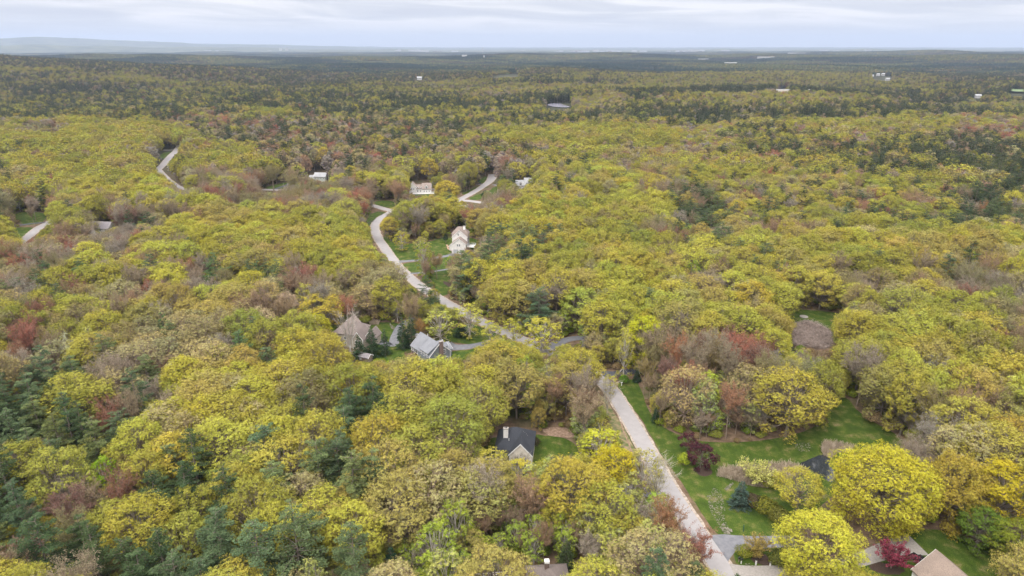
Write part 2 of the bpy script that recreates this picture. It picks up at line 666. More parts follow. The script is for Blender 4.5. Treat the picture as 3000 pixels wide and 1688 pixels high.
MAIN = [(2215, 1790), (2130, 1688), (2078, 1612), (2015, 1520), (1950, 1418), (1908, 1341), (1868, 1268), (1830, 1205), (1795, 1150), (1752, 1108),
        (1690, 1070), (1610, 1030), (1529, 995), (1449, 961), (1390, 932), (1332, 901), (1289, 876), (1228, 836), (1175, 790), (1148, 757),
        (1126, 725), (1108, 698), (1098, 668), (1105, 648), (1122, 634), (1142, 624), (1150, 617)]
UPPER = [(463, 497), (497, 531), (543, 555), (640, 560), (759, 556), (861, 560), (960, 575), (1040, 590), (1097, 604), (1150, 617), (1230, 617), (1300, 604), (1340, 588), (1383, 566), (1414, 547), (1434, 532), (1442, 520), (1446, 511)]
road('road', MAIN, 5.3, M['road'], .06, label='long pale asphalt road curving through the woods')
road('road', UPPER, [5.3] * 15 + [6.5, 8, 9.5], M['road'], .064, label='pale side road ending in a cul-de-sac')
road('road', [(1343, 586), (1375, 589), (1411, 594), (1470, 602)], 5.3, M['road'], .068, label='short pale road stub below the cul-de-sac')
road('road', [(528, 425), (515, 443), (497, 460), (478, 483), (463, 497), (452, 510)], 6.2, M['road'], .07, label='pale road running away to the upper left')
road('road', [(20, 740), (62, 708), (84, 692), (115, 667), (149, 649), (215, 610)], 5.5, M['road'], .06, label='pale road at the left edge behind bare trees')
road('driveway', [(2150, 1682), (2200, 1680), (2290, 1674), (2400, 1665), (2470, 1655), (2550, 1630), (2625, 1605), (2690, 1596)], [7, 5, 4, 4, 4, 4.5, 6, 8], M['concrete'], .064, 0, label='pale driveway to the tan roofed house')
road('driveway', [(2075, 1618), (2120, 1594), (2160, 1590), (2230, 1589), (2330, 1585)], [11, 7.5, 5.5, 4.5, 4], M['drive'], .052, 0, label='blue grey driveway apron off the lower road')
road('driveway', [(1765, 1098), (1800, 1096), (1840, 1090), (1880, 1084), (1960, 1075)], [7, 4.4, 4.2, 4.2, 4], M['darkdrive'], .052, 0, label='dark fresh asphalt driveway')
road('driveway', [(1600, 1023), (1654, 998), (1690, 991), (1720, 990), (1800, 985)], [6, 4.5, 4.5, 4.5, 4], M['drive'], .052, 0, label='grey driveway right of the road')
road('driveway', [(1470, 990), (1431, 1004), (1380, 1015), (1330, 1018), (1303, 1012)], [6, 4.5, 4.5, 6, 9], M['drive'], .052, 0, label='light grey driveway of the grey house')
road('driveway', [(1330, 902), (1240, 925), (1180, 950), (1160, 985), (1150, 1010), (1120, 1005), (1085, 990)], [3.5, 3.5, 3.5, 4.5, 4.5, 4, 4], M['drive'], .048, 0, label='driveway of the tan house')
road('driveway', [(1160, 768), (1195, 765), (1228, 762), (1280, 755), (1320, 748), (1345, 742)], [5, 3.5, 3.3, 3.3, 4, 9], M['drive'], .052, 0, label='driveway of the white house')
road('driveway', [(1180, 803), (1240, 799), (1305, 790), (1345, 780)], 2.2, M['drive'], .05, 0, label='narrow lane below the white house')
road('driveway', [(1330, 575), (1300, 560), (1283, 553), (1266, 556)], 4.0, M['darkdrive'], .052, 0, label='driveway of the rose roofed house')
road('driveway', [(1425, 541), (1408, 540), (1390, 538)], 3.5, M['drive'], .052, 0, label='driveway beside the blue spruces')
road('driveway', [(1445, 541), (1470, 547), (1510, 548)], 3.5, M['drive'], .052, 0, label='driveway to the white gabled house')
road('driveway', [(800, 556), (830, 546), (860, 535), (890, 528)], 4, M['darkdrive'], .052, 0, label='driveway of the pale green house')
road('driveway', [(505, 510), (540, 507), (580, 505)], 3.5, M['drive'], .052, 0, label='driveway off the upper left road')
road('driveway', [(478, 440), (500, 440), (522, 438)], 4, M['concrete'], .052, 0, label='pale driveway mouth at the upper left')
road('driveway', [(20, 668), (60, 660), (95, 655), (135, 652)], 3.5, M['darkdrive'], .052, 0, label='driveway beside the small left lawn')
road('driveway', [(1640, 1385), (1760, 1420), (1860, 1440), (1960, 1450)], 4, M['drive'], .05, 0, label='driveway of the slate roofed house')
ribbon('garden_path', R5([(2015, 920), (1975, 900), (1972, 880), (1960, 860)]), 1.2, M['path'], .07, label='brick path beside the white house')

LAWNS = [
    [(1795, 1120), (1865, 1105), (1890, 1180), (1925, 1245), (2010, 1285), (2110, 1300), (2260, 1290), (2400, 1255), (2445, 1170), (2480, 1160), (2530, 1225), (2620, 1265), (2660, 1310), (2640, 1400), (2500, 1420), (2400, 1480), (2330, 1560), (2290, 1590), (2105, 1578), (2060, 1512), (2022, 1452), (1978, 1388), (1943, 1340), (1905, 1268), (1850, 1190)],
    [(2148, 1645), (2150, 1615), (2175, 1600), (2300, 1592), (2400, 1620), (2290, 1668), (2200, 1674)],
    [(2600, 1570), (2700, 1545), (2800, 1560), (2900, 1610), (3050, 1680), (3050, 1760), (2700, 1760), (2450, 1740), (2480, 1670), (2560, 1640)],
    [(1745, 1145), (1765, 1195), (1790, 1280), (1830, 1370), (1900, 1400), (1875, 1345), (1838, 1272), (1776, 1170)],
    [(1545, 1272), (1600, 1276), (1680, 1288), (1705, 1340), (1640, 1420), (1560, 1420), (1420, 1400), (1410, 1300), (1450, 1280)],
    [(1055, 955), (1080, 947), (1135, 944), (1172, 946), (1180, 975), (1205, 1000), (1205, 1062), (1130, 1068), (1085, 1045), (1080, 1000)],
    [(1290, 990), (1330, 962), (1372, 943), (1408, 958), (1476, 986), (1435, 1008), (1361, 1010)],
    [(1300, 1035), (1330, 1028), (1400, 1022), (1440, 1012), (1460, 1030), (1360, 1062)],
    R5([(1335, 760), (1380, 800), (1460, 850), (1600, 850), (1760, 840), (1945, 790), (2230, 790), (2290, 860), (2230, 900), (2100, 970), (1990, 985), (1700, 1010), (1480, 1020), (1420, 900)]),
    R5([(1510, 1040), (1700, 1020), (1990, 960), (2010, 1080), (1990, 1180), (2020, 1280), (1960, 1340), (1880, 1350), (1800, 1140), (1620, 1135)]),
    R5([(1180, 640), (1290, 538), (1420, 560), (1380, 595), (1270, 650), (1215, 700)]),
    R5([(1270, 455), (1360, 440), (1470, 450), (1470, 525), (1290, 490)]),
    R6([(180, 600), (480, 590), (620, 560), (760, 575), (1000, 610), (930, 660), (640, 690), (300, 680)]),
    R6([(1030, 620), (1150, 560), (1300, 480), (1470, 460), (1400, 530), (1200, 600)]),
    R6([(1320, 400), (1400, 330), (1500, 280), (1550, 340), (1500, 420)]),
    R6([(1540, 570), (1620, 480), (1710, 470), (1710, 560), (1590, 640)]),
    R6([(1160, 690), (1310, 620), (1440, 590), (1420, 700), (1290, 720)]),
    R4([(120, 560), (280, 545), (430, 560), (440, 610), (380, 665), (190, 680)]),
    R4([(10, 800), (100, 700), (330, 690), (300, 760), (190, 800)]),
    R1([(1180, 1225), (1215, 1150), (1330, 1140), (1290, 1190), (1200, 1245)]),
    R9([(200, 190), (420, 200), (760, 235), (760, 300), (660, 420), (560, 360), (440, 330), (230, 350)]),
    R9([(560, 640), (620, 600), (720, 570), (730, 620), (640, 670)]),
    R5([(220, 325), (360, 290), (520, 250), (530, 270), (430, 330), (330, 345)]),
]
for i, p in enumerate(LAWNS):
    sheet('lawn', p, M['verge'] if i in (3,) else M['lawn'], .02 + .001 * (i % 5), label='mown green lawn' if i != 3 else 'dry grass verge')
# worn / leaf-littered ground patches
for i, (p, nm) in enumerate([
        (R7([(300, -60), (620, -50), (700, 20), (600, 60), (330, 30)]), 'leaf_litter'),
        (R7([(420, 1290), (900, 1300), (1100, 1400), (900, 1500), (300, 1500)]), 'leaf_litter'),
        (R8([(1500, 0), (1650, -40), (1780, 60), (1480, 90)]), 'leaf_litter'),
        ([(1795, 1190), (1815, 1230), (1850, 1330), (1862, 1350), (1840, 1290), (1812, 1215)], 'worn_strip')]):
    sheet(nm, p, M['litter'], .032 + .002 * i, label='patch of brown leaf litter' if nm == 'leaf_litter' else 'worn dry strip in the verge')
sheet('mulch_bed', [(2215, 1625), (2235, 1618), (2262, 1640), (2258, 1658), (2220, 1655), (2195, 1635)], M['mulch'], .04, label='dark mulch bed beside the mailboxes')
sheet('mulch_bed', R8([(990, 1330), (1120, 1290), (1300, 1350), (1420, 1400), (1250, 1440), (1080, 1410)]), M['mulch'], .042, label='dark mulch bed under the magenta tree')
sheet('mulch_bed', [(2035, 1370), (2060, 1360), (2095, 1385), (2070, 1398), (2045, 1392)], M['mulch'], .044, label='dark mulch ring under the plum tree')
sheet('mulch_bed', R5([(1920, 1200), (1990, 1220), (2060, 1260), (2000, 1270), (1930, 1230)]), M['mulch'], .044, label='dark planting bed by the white house lawn')
sheet('water', R8([(290, 320), (420, 270), (560, 210), (640, 240), (600, 320), (700, 420), (640, 520), (520, 420), (460, 400), (380, 350)]), M['water'], .05, label='narrow dark pond behind the pale tree')
sheet('ditch', R5([(1195, 655), (1260, 630), (1330, 590), (1348, 565), (1290, 540), (1340, 552), (1362, 568), (1340, 600), (1265, 645), (1210, 668)]), M['ditch'], .04, smooth=1, jitter=0, label='dark drainage ditch across the grass')
sheet('water', zoomed(1000, 0, 2.576)([(1550, 790), (1730, 785), (1735, 825), (1560, 812)]), M['greywater'], .5, label='distant grey pond among pines')
sheet('field', zoomed(1000, 0, 2.576)([(1138, 550), (1330, 558), (1335, 582), (1145, 574)]), M['field'], 3.0, label='distant green field')
sheet('field', [(2945, 268), (3040, 266), (3060, 283), (2950, 281)], M['field'], 3.0, label='distant green field at the right edge')

# ------------------------------------------------------------------ places kept free of crowns (what the photo lets one see)
CLEAR = [
    [(1750, 1142), (1782, 1118), (1835, 1125), (1872, 1110), (1885, 1180), (1920, 1245), (2000, 1290), (2110, 1304), (2240, 1296), (2400, 1262), (2445, 1180), (2475, 1170), (2500, 1225), (2600, 1262), (2650, 1290), (2640, 1310), (2560, 1300), (2440, 1320), (2400, 1330), (2200, 1350), (2130, 1400), (2170, 1450), (2180, 1500), (2230, 1545), (2240, 1570), (2260, 1600), (2310, 1655), (2290, 1688), (2090, 1688), (2040, 1600), (1990, 1500), (1935, 1400), (1880, 1335), (1838, 1268), (1800, 1200)],
    [(1745, 1150), (1790, 1170), (1835, 1268), (1860, 1320), (1835, 1340), (1800, 1260), (1762, 1180)],
    R3([(1000, 830), (1170, 780), (1250, 810), (1120, 860)]),
    R3([(540, 500), (640, 470), (720, 480), (700, 510), (560, 530)]),
    R3([(40, 450), (110, 480), (170, 500), (100, 530), (20, 500)]),
    R2([(1850, 80), (1930, 100), (1960, 130), (1890, 150)]),
    R2([(2110, 270), (2190, 235), (2576, 430), (2576, 520), (2480, 480), (2260, 370)]),
    R2([(1890, 480), (2130, 340), (2260, 390), (2460, 470), (2340, 545), (2060, 620), (1960, 640)]),
    RH([(860, 320), (1120, 260), (1300, 300), (1430, 430), (1400, 540), (1460, 760), (1390, 830), (1650, 790), (1600, 880), (1450, 930), (1300, 980), (1090, 930), (1060, 580)]),
    RH([(1560, 860), (1660, 720), (1915, 465), (2130, 560), (2260, 545), (2360, 610), (2576, 640), (2576, 800), (2480, 850), (2470, 940), (2000, 970), (1600, 990)]),
    RH([(700, 900), (880, 870), (960, 970), (900, 1040), (700, 1060)]),
    RH([(260, 330), (420, 110), (620, 130), (800, 280), (890, 370), (880, 500), (640, 640), (600, 800), (350, 720)]),
    R7([(0, 0), (200, 0), (240, 140), (300, 60), (590, 60), (600, 190), (420, 170), (200, 200), (20, 190)]),
    zoomed(1400, 1220, 7.247)([(340, 370), (530, 150), (640, 130), (730, 140), (880, 190), (1170, 400), (1200, 500), (1380, 640), (1180, 720), (1030, 640), (915, 590), (780, 690), (480, 640), (360, 590)]),
    zoomed(1400, 1220, 7.247)([(1380, 660), (1800, 700), (1900, 620), (1990, 520), (1400, 480)]),
    R8([(20, 1380), (160, 1400), (160, 1443), (0, 1443)]),
    R8([(1000, 1240), (1100, 1190), (1560, 1080), (1660, 1170), (1980, 1180), (2400, 1320), (2576, 1443), (900, 1443), (900, 1330)]),
    R7([(230, 1443), (380, 1290), (520, 1443)]), R7([(-500, 1443), (-300, 1400), (50, 1370), (60, 1443)]),
    R7([(460, 1443), (560, 1390), (880, 1420), (1100, 1443)]),
    R5([(1240, 700), (1280, 640), (1390, 595), (1350, 640), (1330, 700), (1335, 760), (1420, 900), (1440, 950), (1490, 1000), (1560, 870), (1540, 1005), (1700, 1000), (1690, 1020), (1500, 1035), (1340, 910), (1270, 900), (1255, 800)]),
    R5([(1350, 780), (1470, 850), (1560, 880), (1580, 1000), (1490, 1000), (1420, 900)]),
    R5([(1190, 640), (1290, 540), (1275, 495), (1290, 470), (1460, 460), (1460, 550), (1400, 560), (1380, 590), (1260, 640), (1225, 690)]),
    R5([(1950, 880), (2000, 790), (2000, 720), (2100, 680), (2165, 730), (2165, 830), (2230, 820), (2230, 870), (2140, 900), (2000, 915)]),
    R5([(1940, 800), (2000, 810), (2000, 860), (1940, 850)]), R5([(2170, 800), (2290, 805), (2290, 850), (2230, 860)]),
    R5([(1815, 1140), (1930, 1140), (1940, 1210), (1980, 1270), (1960, 1340), (1890, 1320)]),
    R5([(650, 180), (700, 160), (840, 165), (840, 265), (760, 250), (650, 210)]),
    R6([(120, 400), (140, 350), (440, 380), (480, 560), (570, 540), (740, 575), (600, 610), (480, 600), (170, 600)]),
    R6([(930, 680), (1100, 620), (1300, 550), (1460, 450), (1540, 350), (1540, 270), (1670, 270), (1710, 340), (1600, 480), (1500, 540), (1180, 680), (1400, 740), (1400, 780), (1180, 750), (1000, 710)]),
    R6([(1070, 610), (1300, 500), (1460, 470), (1300, 560), (1150, 610)]), R6([(1350, 400), (1490, 310), (1530, 340), (1480, 410)]),
    R6([(1560, 560), (1620, 490), (1690, 480), (1680, 570), (1600, 610)]), R6([(1180, 690), (1300, 640), (1370, 620), (1350, 690), (1300, 720)]),
    R6([(900, 150), (980, 120), (1050, 200), (990, 190)]), R6([(2080, 480), (2090, 350), (2240, 350), (2300, 310), (2290, 350), (2220, 480)]),
    R1([(1180, 1225), (1220, 1150), (1235, 1128), (1310, 1128), (1365, 1090), (1350, 1130), (1240, 1270), (1190, 1260)]),
    R4([(140, 560), (240, 550), (260, 640), (340, 640), (420, 570), (440, 600), (370, 665), (190, 670)]),
    R4([(345, 685), (460, 620), (490, 640), (430, 700), (370, 720)]), R4([(190, 830), (260, 770), (300, 750), (280, 800), (210, 850)]),
    R5([(200, 340), (300, 330), (450, 285), (510, 265), (420, 320), (320, 350), (480, 355), (200, 355)]),
    R9([(225, 185), (420, 200), (720, 240), (630, 330), (600, 400), (630, 580), (560, 610), (520, 600), (255, 540), (270, 370), (240, 300)]),
    R9([(575, 640), (640, 600), (690, 570), (640, 650)]),
    R9([(1150, 200), (1255, 120), (1310, 150), (1240, 195)]),
    R8([(230, 110), (430, 100), (420, 180), (330, 200)]), R8([(560, 120), (860, 150), (820, 210), (640, 260), (560, 330), (480, 380), (440, 330)]),
    zoomed(1000, 0, 2.576)([(1545, 785), (1735, 780), (1735, 820), (1555, 815)]), zoomed(1000, 0, 2.576)([(1138, 548), (1332, 556), (1330, 578), (1145, 576)]),
    zoomed(1000, 0, 2.576)([(565, 585), (615, 585), (615, 603), (565, 603)]),
    [(2955, 268), (3000, 266), (3000, 281), (2960, 280)], [(2555, 214), (2612, 216), (2612, 236), (2555, 232)], [(2857, 277), (2876, 277), (2876, 287), (2857, 287)],
    zoomed(1000, 0, 2.576)([(905, 418), (950, 418), (950, 432), (905, 432)]), zoomed(2000, 0, 2.576)([(320, 474), (405, 474), (405, 487), (320, 487)]),
    zoomed(2000, 0, 2.576)([(575, 430), (690, 430), (690, 440), (575, 440)]), zoomed(2000, 0, 2.576)([(705, 674), (800, 678), (800, 686), (705, 684)]),
]
CLEAR = [R4([(1600, 190), (1640, 250), (1770, 340), (1760, 372), (1650, 310), (1560, 210)]), R4([(1455, 175), (1485, 110), (1620, 5), (1560, 140), (1500, 195)]),
         R4([(900, 670), (980, 640), (1060, 690), (1000, 720)]), R5([(1500, 1045), (1560, 1120), (1700, 1280), (1780, 1325), (1700, 1325), (1490, 1080)]), R2([(1850, 80), (2150, 270), (2200, 240), (1960, 130)]), R3([(150, 500), (420, 610), (400, 670), (200, 570)]), R4([(200, 840), (340, 720), (420, 690), (300, 800), (230, 860)])] + CLEAR
CLEAR = CLEAR[:4] + [[(2290, 1400), (2530, 1400), (2560, 1688), (2290, 1688)]] + CLEAR[4:]
LITTERCLEAR = [R7([(300, -40), (640, -50), (600, 40), (330, 40)])]


def blocked(x, y, z, H, R):
    """True where a tree would stand on grass or road, or its crown would cover one of the places above"""
    x, y, z, H, R = (np.asarray(q, float) for q in (x, y, z, H, R))
    bad = np.zeros(x.shape, bool)
    bx, by, _ = proj(x, y, z)
    for p in LAWNS + [c for c in CLEAR]:
        bad |= inpoly(bx, by, p)
    for p in LITTERCLEAR:
        bad |= inpoly(bx, by, p)
    for Q, Wd in ROADS:
        for k in range(0, len(Q), 2):
            bad |= (x - Q[k, 0]) ** 2 + (y - Q[k, 1]) ** 2 < (Wd[k] / 2 + 2.2) ** 2
    for dx, f in ((0, .98), (-.45, .9), (.45, .9), (-.7, .8), (.7, .8), (-.95, .64), (.95, .64), (0, .8), (-.3, .7), (.3, .7), (-.6, .5), (.6, .5), (-.9, .42), (.9, .42), (0, .55), (-.3, .35), (.3, .35), (0, .22)):
        cx, cy, _ = proj(x + dx * R, y, z + f * H)
        for p in CLEAR:
            bad |= inpoly(cx, cy, p)
    for hx, hy, hr in HOUSES:
        bad |= (x - hx) ** 2 + (y - hy) ** 2 < (hr + R * .6) ** 2
    return bad


HOUSES = []      # (x, y, radius) filled in by the builders


# ------------------------------------------------------------------ trees: geometry kinds
def rdir(r, n, zmin=-1.0):
    z = r.uniform(zmin, 1, n)
    a = r.uniform(0, 2 * np.pi, n)
    s = np.sqrt(np.maximum(0, 1 - z * z))
    return np.stack([np.cos(a) * s, np.sin(a) * s, z], 1)


def leaf_faces(r, C, size, nrm=None, asp=.75):
    """a small leaf-spray quad at each centre"""
    n = len(C)
    u = rdir(r, n)
    if nrm is not None:
        nn = nrm + rdir(r, n) * .5
        nn /= np.linalg.norm(nn, axis=1)[:, None]
        u = np.cross(nn, u)
        u /= np.linalg.norm(u, axis=1)[:, None] + 1e-6
        w = np.cross(nn, u)
    else:
        w = np.cross(u, rdir(r, n))
        w /= np.linalg.norm(w, axis=1)[:, None] + 1e-6
    s = (size * r.uniform(.6, 1.35, n))[:, None]
    V = np.stack([C - u * s * .5, C - w * s * .5 * asp, C + u * s * .5, C + w * s * .5 * asp], 1)
    return V.reshape(-1, 3), np.arange(n * 4, dtype=np.int32).reshape(-1, 4)


def tubes(segs, k=5):
    """segs: list of (p0, p1, r0, r1)"""
    S = np.array([[*a, *b, c, d] for a, b, c, d in segs], float)
    p0, p1, r0, r1 = S[:, :3], S[:, 3:6], S[:, 6], S[:, 7]
    d = p1 - p0
    d /= np.linalg.norm(d, axis=1)[:, None] + 1e-9
    ref = np.where(np.abs(d[:, 2:3]) < .9, [[0, 0, 1.]], [[1., 0, 0]])
    a = np.cross(d, ref)
    a /= np.linalg.norm(a, axis=1)[:, None] + 1e-9
    b = np.cross(d, a)
    th = np.arange(k) * 2 * np.pi / k
    ring = a[:, None] * np.cos(th)[None, :, None] + b[:, None] * np.sin(th)[None, :, None]
    V = np.concatenate([p0[:, None] + ring * r0[:, None, None], p1[:, None] + ring * r1[:, None, None]], 1)
    n = len(S)
    base = np.arange(n)[:, None] * 2 * k
    i = np.arange(k)[None]
    j = (i + 1) % k
    F = np.stack([base + i, base + j, base + k + j, base + k + i], -1).reshape(-1, 4).astype(np.int32)
    return V.reshape(-1, 3), F


def limb(segs, p0, p1, r0, r1, r, bend=.15, n=4, up=0.0):
    """a curved limb of n tapered pieces; returns the points"""
    p0, p1 = np.array(p0, float), np.array(p1, float)
    L = np.linalg.norm(p1 - p0)
    off = rdir(r, 1)[0] * L * bend
    off[2] = abs(off[2]) * .3 - up * L
    pts = [p0 + (p1 - p0) * t + off * 4 * t * (1 - t) * .5 for t in np.linspace(0, 1, n + 1)]
    for i in range(n):
        ra, rb = r0 + (r1 - r0) * i / n, r0 + (r1 - r0) * (i + 1) / n
        segs.append((pts[i], pts[i + 1], ra, rb))
    return pts


def broadleaf(seed, H=18, R=5.5, nl=7000, leaf=.34, base=.34, nlobe=30, fill=1.0, low=.18, twig=True):
    """rounded billowing crown: many leafy lobes carried on limbs, gaps between"""
    r = np.random.RandomState(seed)
    cz = H * (.5 + base * .5) - H * .03
    az = H - cz
    segs = []
    top = (r.uniform(-.5, .5), r.uniform(-.5, .5), H * .8)
    tp = limb(segs, (0, 0, -.5), top, .3 * H / 18, .09, r, .04, 7)
    lobes = []
    for i in range(nlobe):
        d = rdir(r, 1, -.5)[0]
        # even out with a golden-angle start
        ga = i * 2.39996
        zz = 1 - (i + .5) / nlobe * 1.62
        s = math.sqrt(max(0, 1 - zz * zz))
        d = np.array([math.cos(ga) * s, math.sin(ga) * s, zz]) + d * .28
        d /= np.linalg.norm(d)
        f = r.uniform(.66, .92)
        c = np.array([d[0] * R * f, d[1] * R * f, cz + d[2] * az * f])
        rl = R * r.uniform(.2, .34) * (36 / max(nlobe, 36)) ** .3 * (1.0 if d[2] > -.1 else .8)
        lobes.append((c, rl, d))
    nlo = int(nlobe * low)
    for i in range(nlo):
        a = r.uniform(0, 6.28)
        f = r.uniform(.3, .75)
        c = np.array([math.cos(a) * R * f, math.sin(a) * R * f, H * r.uniform(base * .6, base * 1.2)])
        lobes.append((c, R * r.uniform(.15, .25), np.array([math.cos(a), math.sin(a), .1])))
    C, Nn, VC = [], [], []
    wsum = sum(l[1] ** 2 for l in lobes)
    for c, rl, d in lobes:
        n = int(nl * rl * rl / wsum * r.uniform(.75, 1.25) * fill)
        per = 9 if leaf < .5 else 3
        m_ = max(3, n // per)
        q = rdir(r, m_ * 3)
        outw = d * .7 + np.array([0, 0, .75])
        keep = (q @ outw) > r.uniform(-.9, .5, len(q))
        q = np.repeat(q[keep][:m_], per, 0)
        rad = rl * (r.uniform(.5, 1.15, m_ * 3)[:len(q) // per] ** .7).repeat(per) * (1 + .25 * np.sin(q[:, 0] * 5 + c[0]) * np.sin(q[:, 1] * 6 + c[1]))
        P = c + q * rad[:, None] * [1, 1, .85] + rdir(r, len(q)) * (.36 * r.uniform(.2, 1, len(q)))[:, None] * [1, 1, .7]
        C.append(P)
        Nn.append(q + [0, 0, .4])
        lv = r.uniform(.9, 1.1)
        yv = r.uniform(-.05, .05)
        v = lv * r.uniform(.86, 1.14, len(q)) * r.uniform(.88, 1.12, len(q) // per).repeat(per)
        VC.append(np.stack([v * (1 + yv), v, v * (1 - yv * .5)], 1))
        nt = int(len(q) * (.16 if c[2] > cz else .5))
        if nt and twig:
            q2 = rdir(r, nt)
            C.append(c + q2 * rl * r.uniform(.3, .95, (nt, 1)))
            Nn.append(q2 * .3)
            v2 = r.uniform(.5, .85, nt)
            VC.append(np.stack([v2 * 1.02, v2 * .86, v2 * 1.7], 1))
        # limb to the lobe
        k = min(len(tp) - 1, max(2, int((c[2] / H) * 7 * .75)))
        pts = limb(segs, tp[k], c, .085 * H / 18, .03, r, .18, 3, up=.1)
        for _ in range(5):
            e = c + rdir(r, 1)[0] * rl * .85
            segs.append((pts[-2] if r.rand() < .5 else pts[-1], e, .03, .012))
    C, Nn, VC = np.concatenate(C), np.concatenate(Nn), np.concatenate(VC)
    V, F = leaf_faces(r, C, leaf, Nn)
    bv, bf = tubes(segs, 5)
    return (V, F, VC), (bv, bf)


def budding(seed, H=16, R=4.2, nl=4200, leaf=.2, spread=.55):
    """nearly leafless crown: fan of rising twigs with small buds"""
    r = np.random.RandomState(seed)
    segs = []
    fork = H * r.uniform(.22, .36)
    limb(segs, (0, 0, -.5), (r.uniform(-.3, .3), r.uniform(-.3, .3), H * .8), .22, .05, r, .04, 6)
    tips = []
    nm = r.randint(10, 14)
    for i in range(nm):
        a = i * 2.39996 + r.uniform(-.4, .4)
        f = r.uniform(.25, 1.0)
        zt = H * (1 - .25 * f * f) * r.uniform(.86, 1.0)
        e = np.array([math.cos(a) * R * f * .85, math.sin(a) * R * f * .85, zt])
        s = np.array([0, 0, fork + (H * .62 - fork) * r.uniform(0, 1)])
        pts = limb(segs, s, e, .085, .025, r, .12, 4, up=.1 * f)
        for j in range(17):
            t = r.uniform(.12, 1)
            k = min(3, int(t * 4))
            b = pts[k] + (pts[k + 1] - pts[k]) * (t * 4 - k)
            dd = rdir(r, 1, .0)[0] * [1, 1, 1.0] + [math.cos(a) * .5, math.sin(a) * .5, .9]
            dd /= np.linalg.norm(dd)
            L = r.uniform(1.0, 2.4) * R / 4.2
            e2 = b + dd * L
            segs.append((b, e2, .026, .012))
            for _ in range(3):
                b3 = b + dd * L * r.uniform(.3, 1)
                d3 = dd + rdir(r, 1)[0] * .7
                e3 = b3 + d3 * L * .45
                segs.append((b3, e3, .016, .009))
                tips.append((b3, e3))
    T = np.array([t[0] for t in tips]), np.array([t[1] for t in tips])
    i = r.randint(0, len(T[0]), nl)
    t = r.uniform(.1, 1.15, nl)[:, None]
    C = T[0][i] * (1 - t) + T[1][i] * t + rdir(r, nl) * .28
    v = r.uniform(.6, 1.4, nl)
    V, F = leaf_faces(r, C, leaf, None, .5)
    bv, bf = tubes(segs, 3)
    return (V, F, np.stack([v, v * r.uniform(.9, 1.1, nl), v], 1)), (bv, bf)


def pine(seed, H=22, R=4.6, nl=6500, leaf=.42, irregular=.35, z0=.22):
    """white pine: tiers of flattened needle plumes on near-level boughs"""
    r = np.random.RandomState(seed)
    segs = []
    limb(segs, (0, 0, -.5), (0, 0, H - .5), .3, .04, r, .01, 8)
    C, VC = [], []
    z = H * z0
    br = []
    while z < H - .6:
        f = (z / H - z0) / (1 - z0)
        prof = min(1, .55 + f * 2.2) * (1 - f) ** .72 * 1.12
        for k in range(r.randint(3, 6)):
            a = r.uniform(0, 6.28)
            L = R * prof * r.uniform(1 - irregular * 1.3, 1 + irregular * .5) + .35
            br.append((z + r.uniform(-.3, .3), a, L))
        z += r.uniform(.75, 1.25)
    tot = sum(b[2] ** 1.25 for b in br)
    for z, a, L in br:
        rise = L * r.uniform(.02, .22)
        e = np.array([math.cos(a) * L, math.sin(a) * L, z + rise])
        pts = limb(segs, (0, 0, z), e, .06, .02, r, .05, 2)
        n = int(nl * L ** 1.25 / tot)
        lv = r.uniform(.78, 1.2)
        npl = max(2, int(L * 1.3))
        t = r.choice(np.linspace(.35, 1.0, npl), n)
        side = r.randint(-1, 2, n) * .5 * (1.15 - t) * L * .55
        ctr = np.stack([t * L * math.cos(a) - side * math.sin(a), t * L * math.sin(a) + side * math.cos(a), z + rise * t], 1)
        q = rdir(r, n)
        P = ctr + q * np.array([.62, .62, .26]) * (r.uniform(.4, 1, n) ** .5)[:, None] * min(1, .5 + L / R)
        C.append(P)
        v = lv * r.uniform(.65, 1.35, n)
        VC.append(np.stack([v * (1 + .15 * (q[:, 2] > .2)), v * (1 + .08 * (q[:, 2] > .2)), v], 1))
    C, VC = np.concatenate(C), np.concatenate(VC)
    nz = np.tile([0, 0, 1.2], (len(C), 1))
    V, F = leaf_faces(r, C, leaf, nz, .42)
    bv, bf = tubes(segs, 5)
    return (V, F, VC), (bv, bf)


def spruce(seed, H=12, R=2.7, nl=5200, leaf=.36):
    r = np.random.RandomState(seed)
    segs = []
    limb(segs, (0, 0, -.4), (0, 0, H), .16, .02, r, 0.0, 5)
    C, VC = [], []
    z = .5
    br = []
    while z < H - .15:
        f = z / H
        for k in range(9 if f < .7 else 6):
            a = r.uniform(0, 6.28)
            br.append((z + r.uniform(-.2, .2), a, R * (1 - f) ** .85 * r.uniform(.8, 1.12) + .12))
        z += .52
    tot = sum(b[2] ** 1.3 for b in br)
    for z, a, L in br:
        n = max(3, int(nl * L ** 1.3 / tot))
        t = r.uniform(.15, 1, n) ** .7
        lv = r.uniform(.8, 1.2)
        wdt = (1.1 - t) * L * .35 + .1
        sd = r.uniform(-1, 1, n) * wdt
        C.append(np.stack([t * L * math.cos(a) - sd * math.sin(a), t * L * math.sin(a) + sd * math.cos(a), z - t * L * .22 + t ** 3 * L * .12 + r.uniform(-.1, .1, n)], 1))
        v = lv * r.uniform(.65, 1.35, n)
        VC.append(np.stack([v, v, v], 1))
        segs.append(((0, 0, z), (math.cos(a) * L * .8, math.sin(a) * L * .8, z - L * .15), .025, .01))
    C, VC = np.concatenate(C), np.concatenate(VC)
    V, F = leaf_faces(r, C, leaf, np.tile([0, 0, .8], (len(C), 1)), .45)
    bv, bf = tubes(segs, 4)
    return (V, F, VC), (bv, bf)


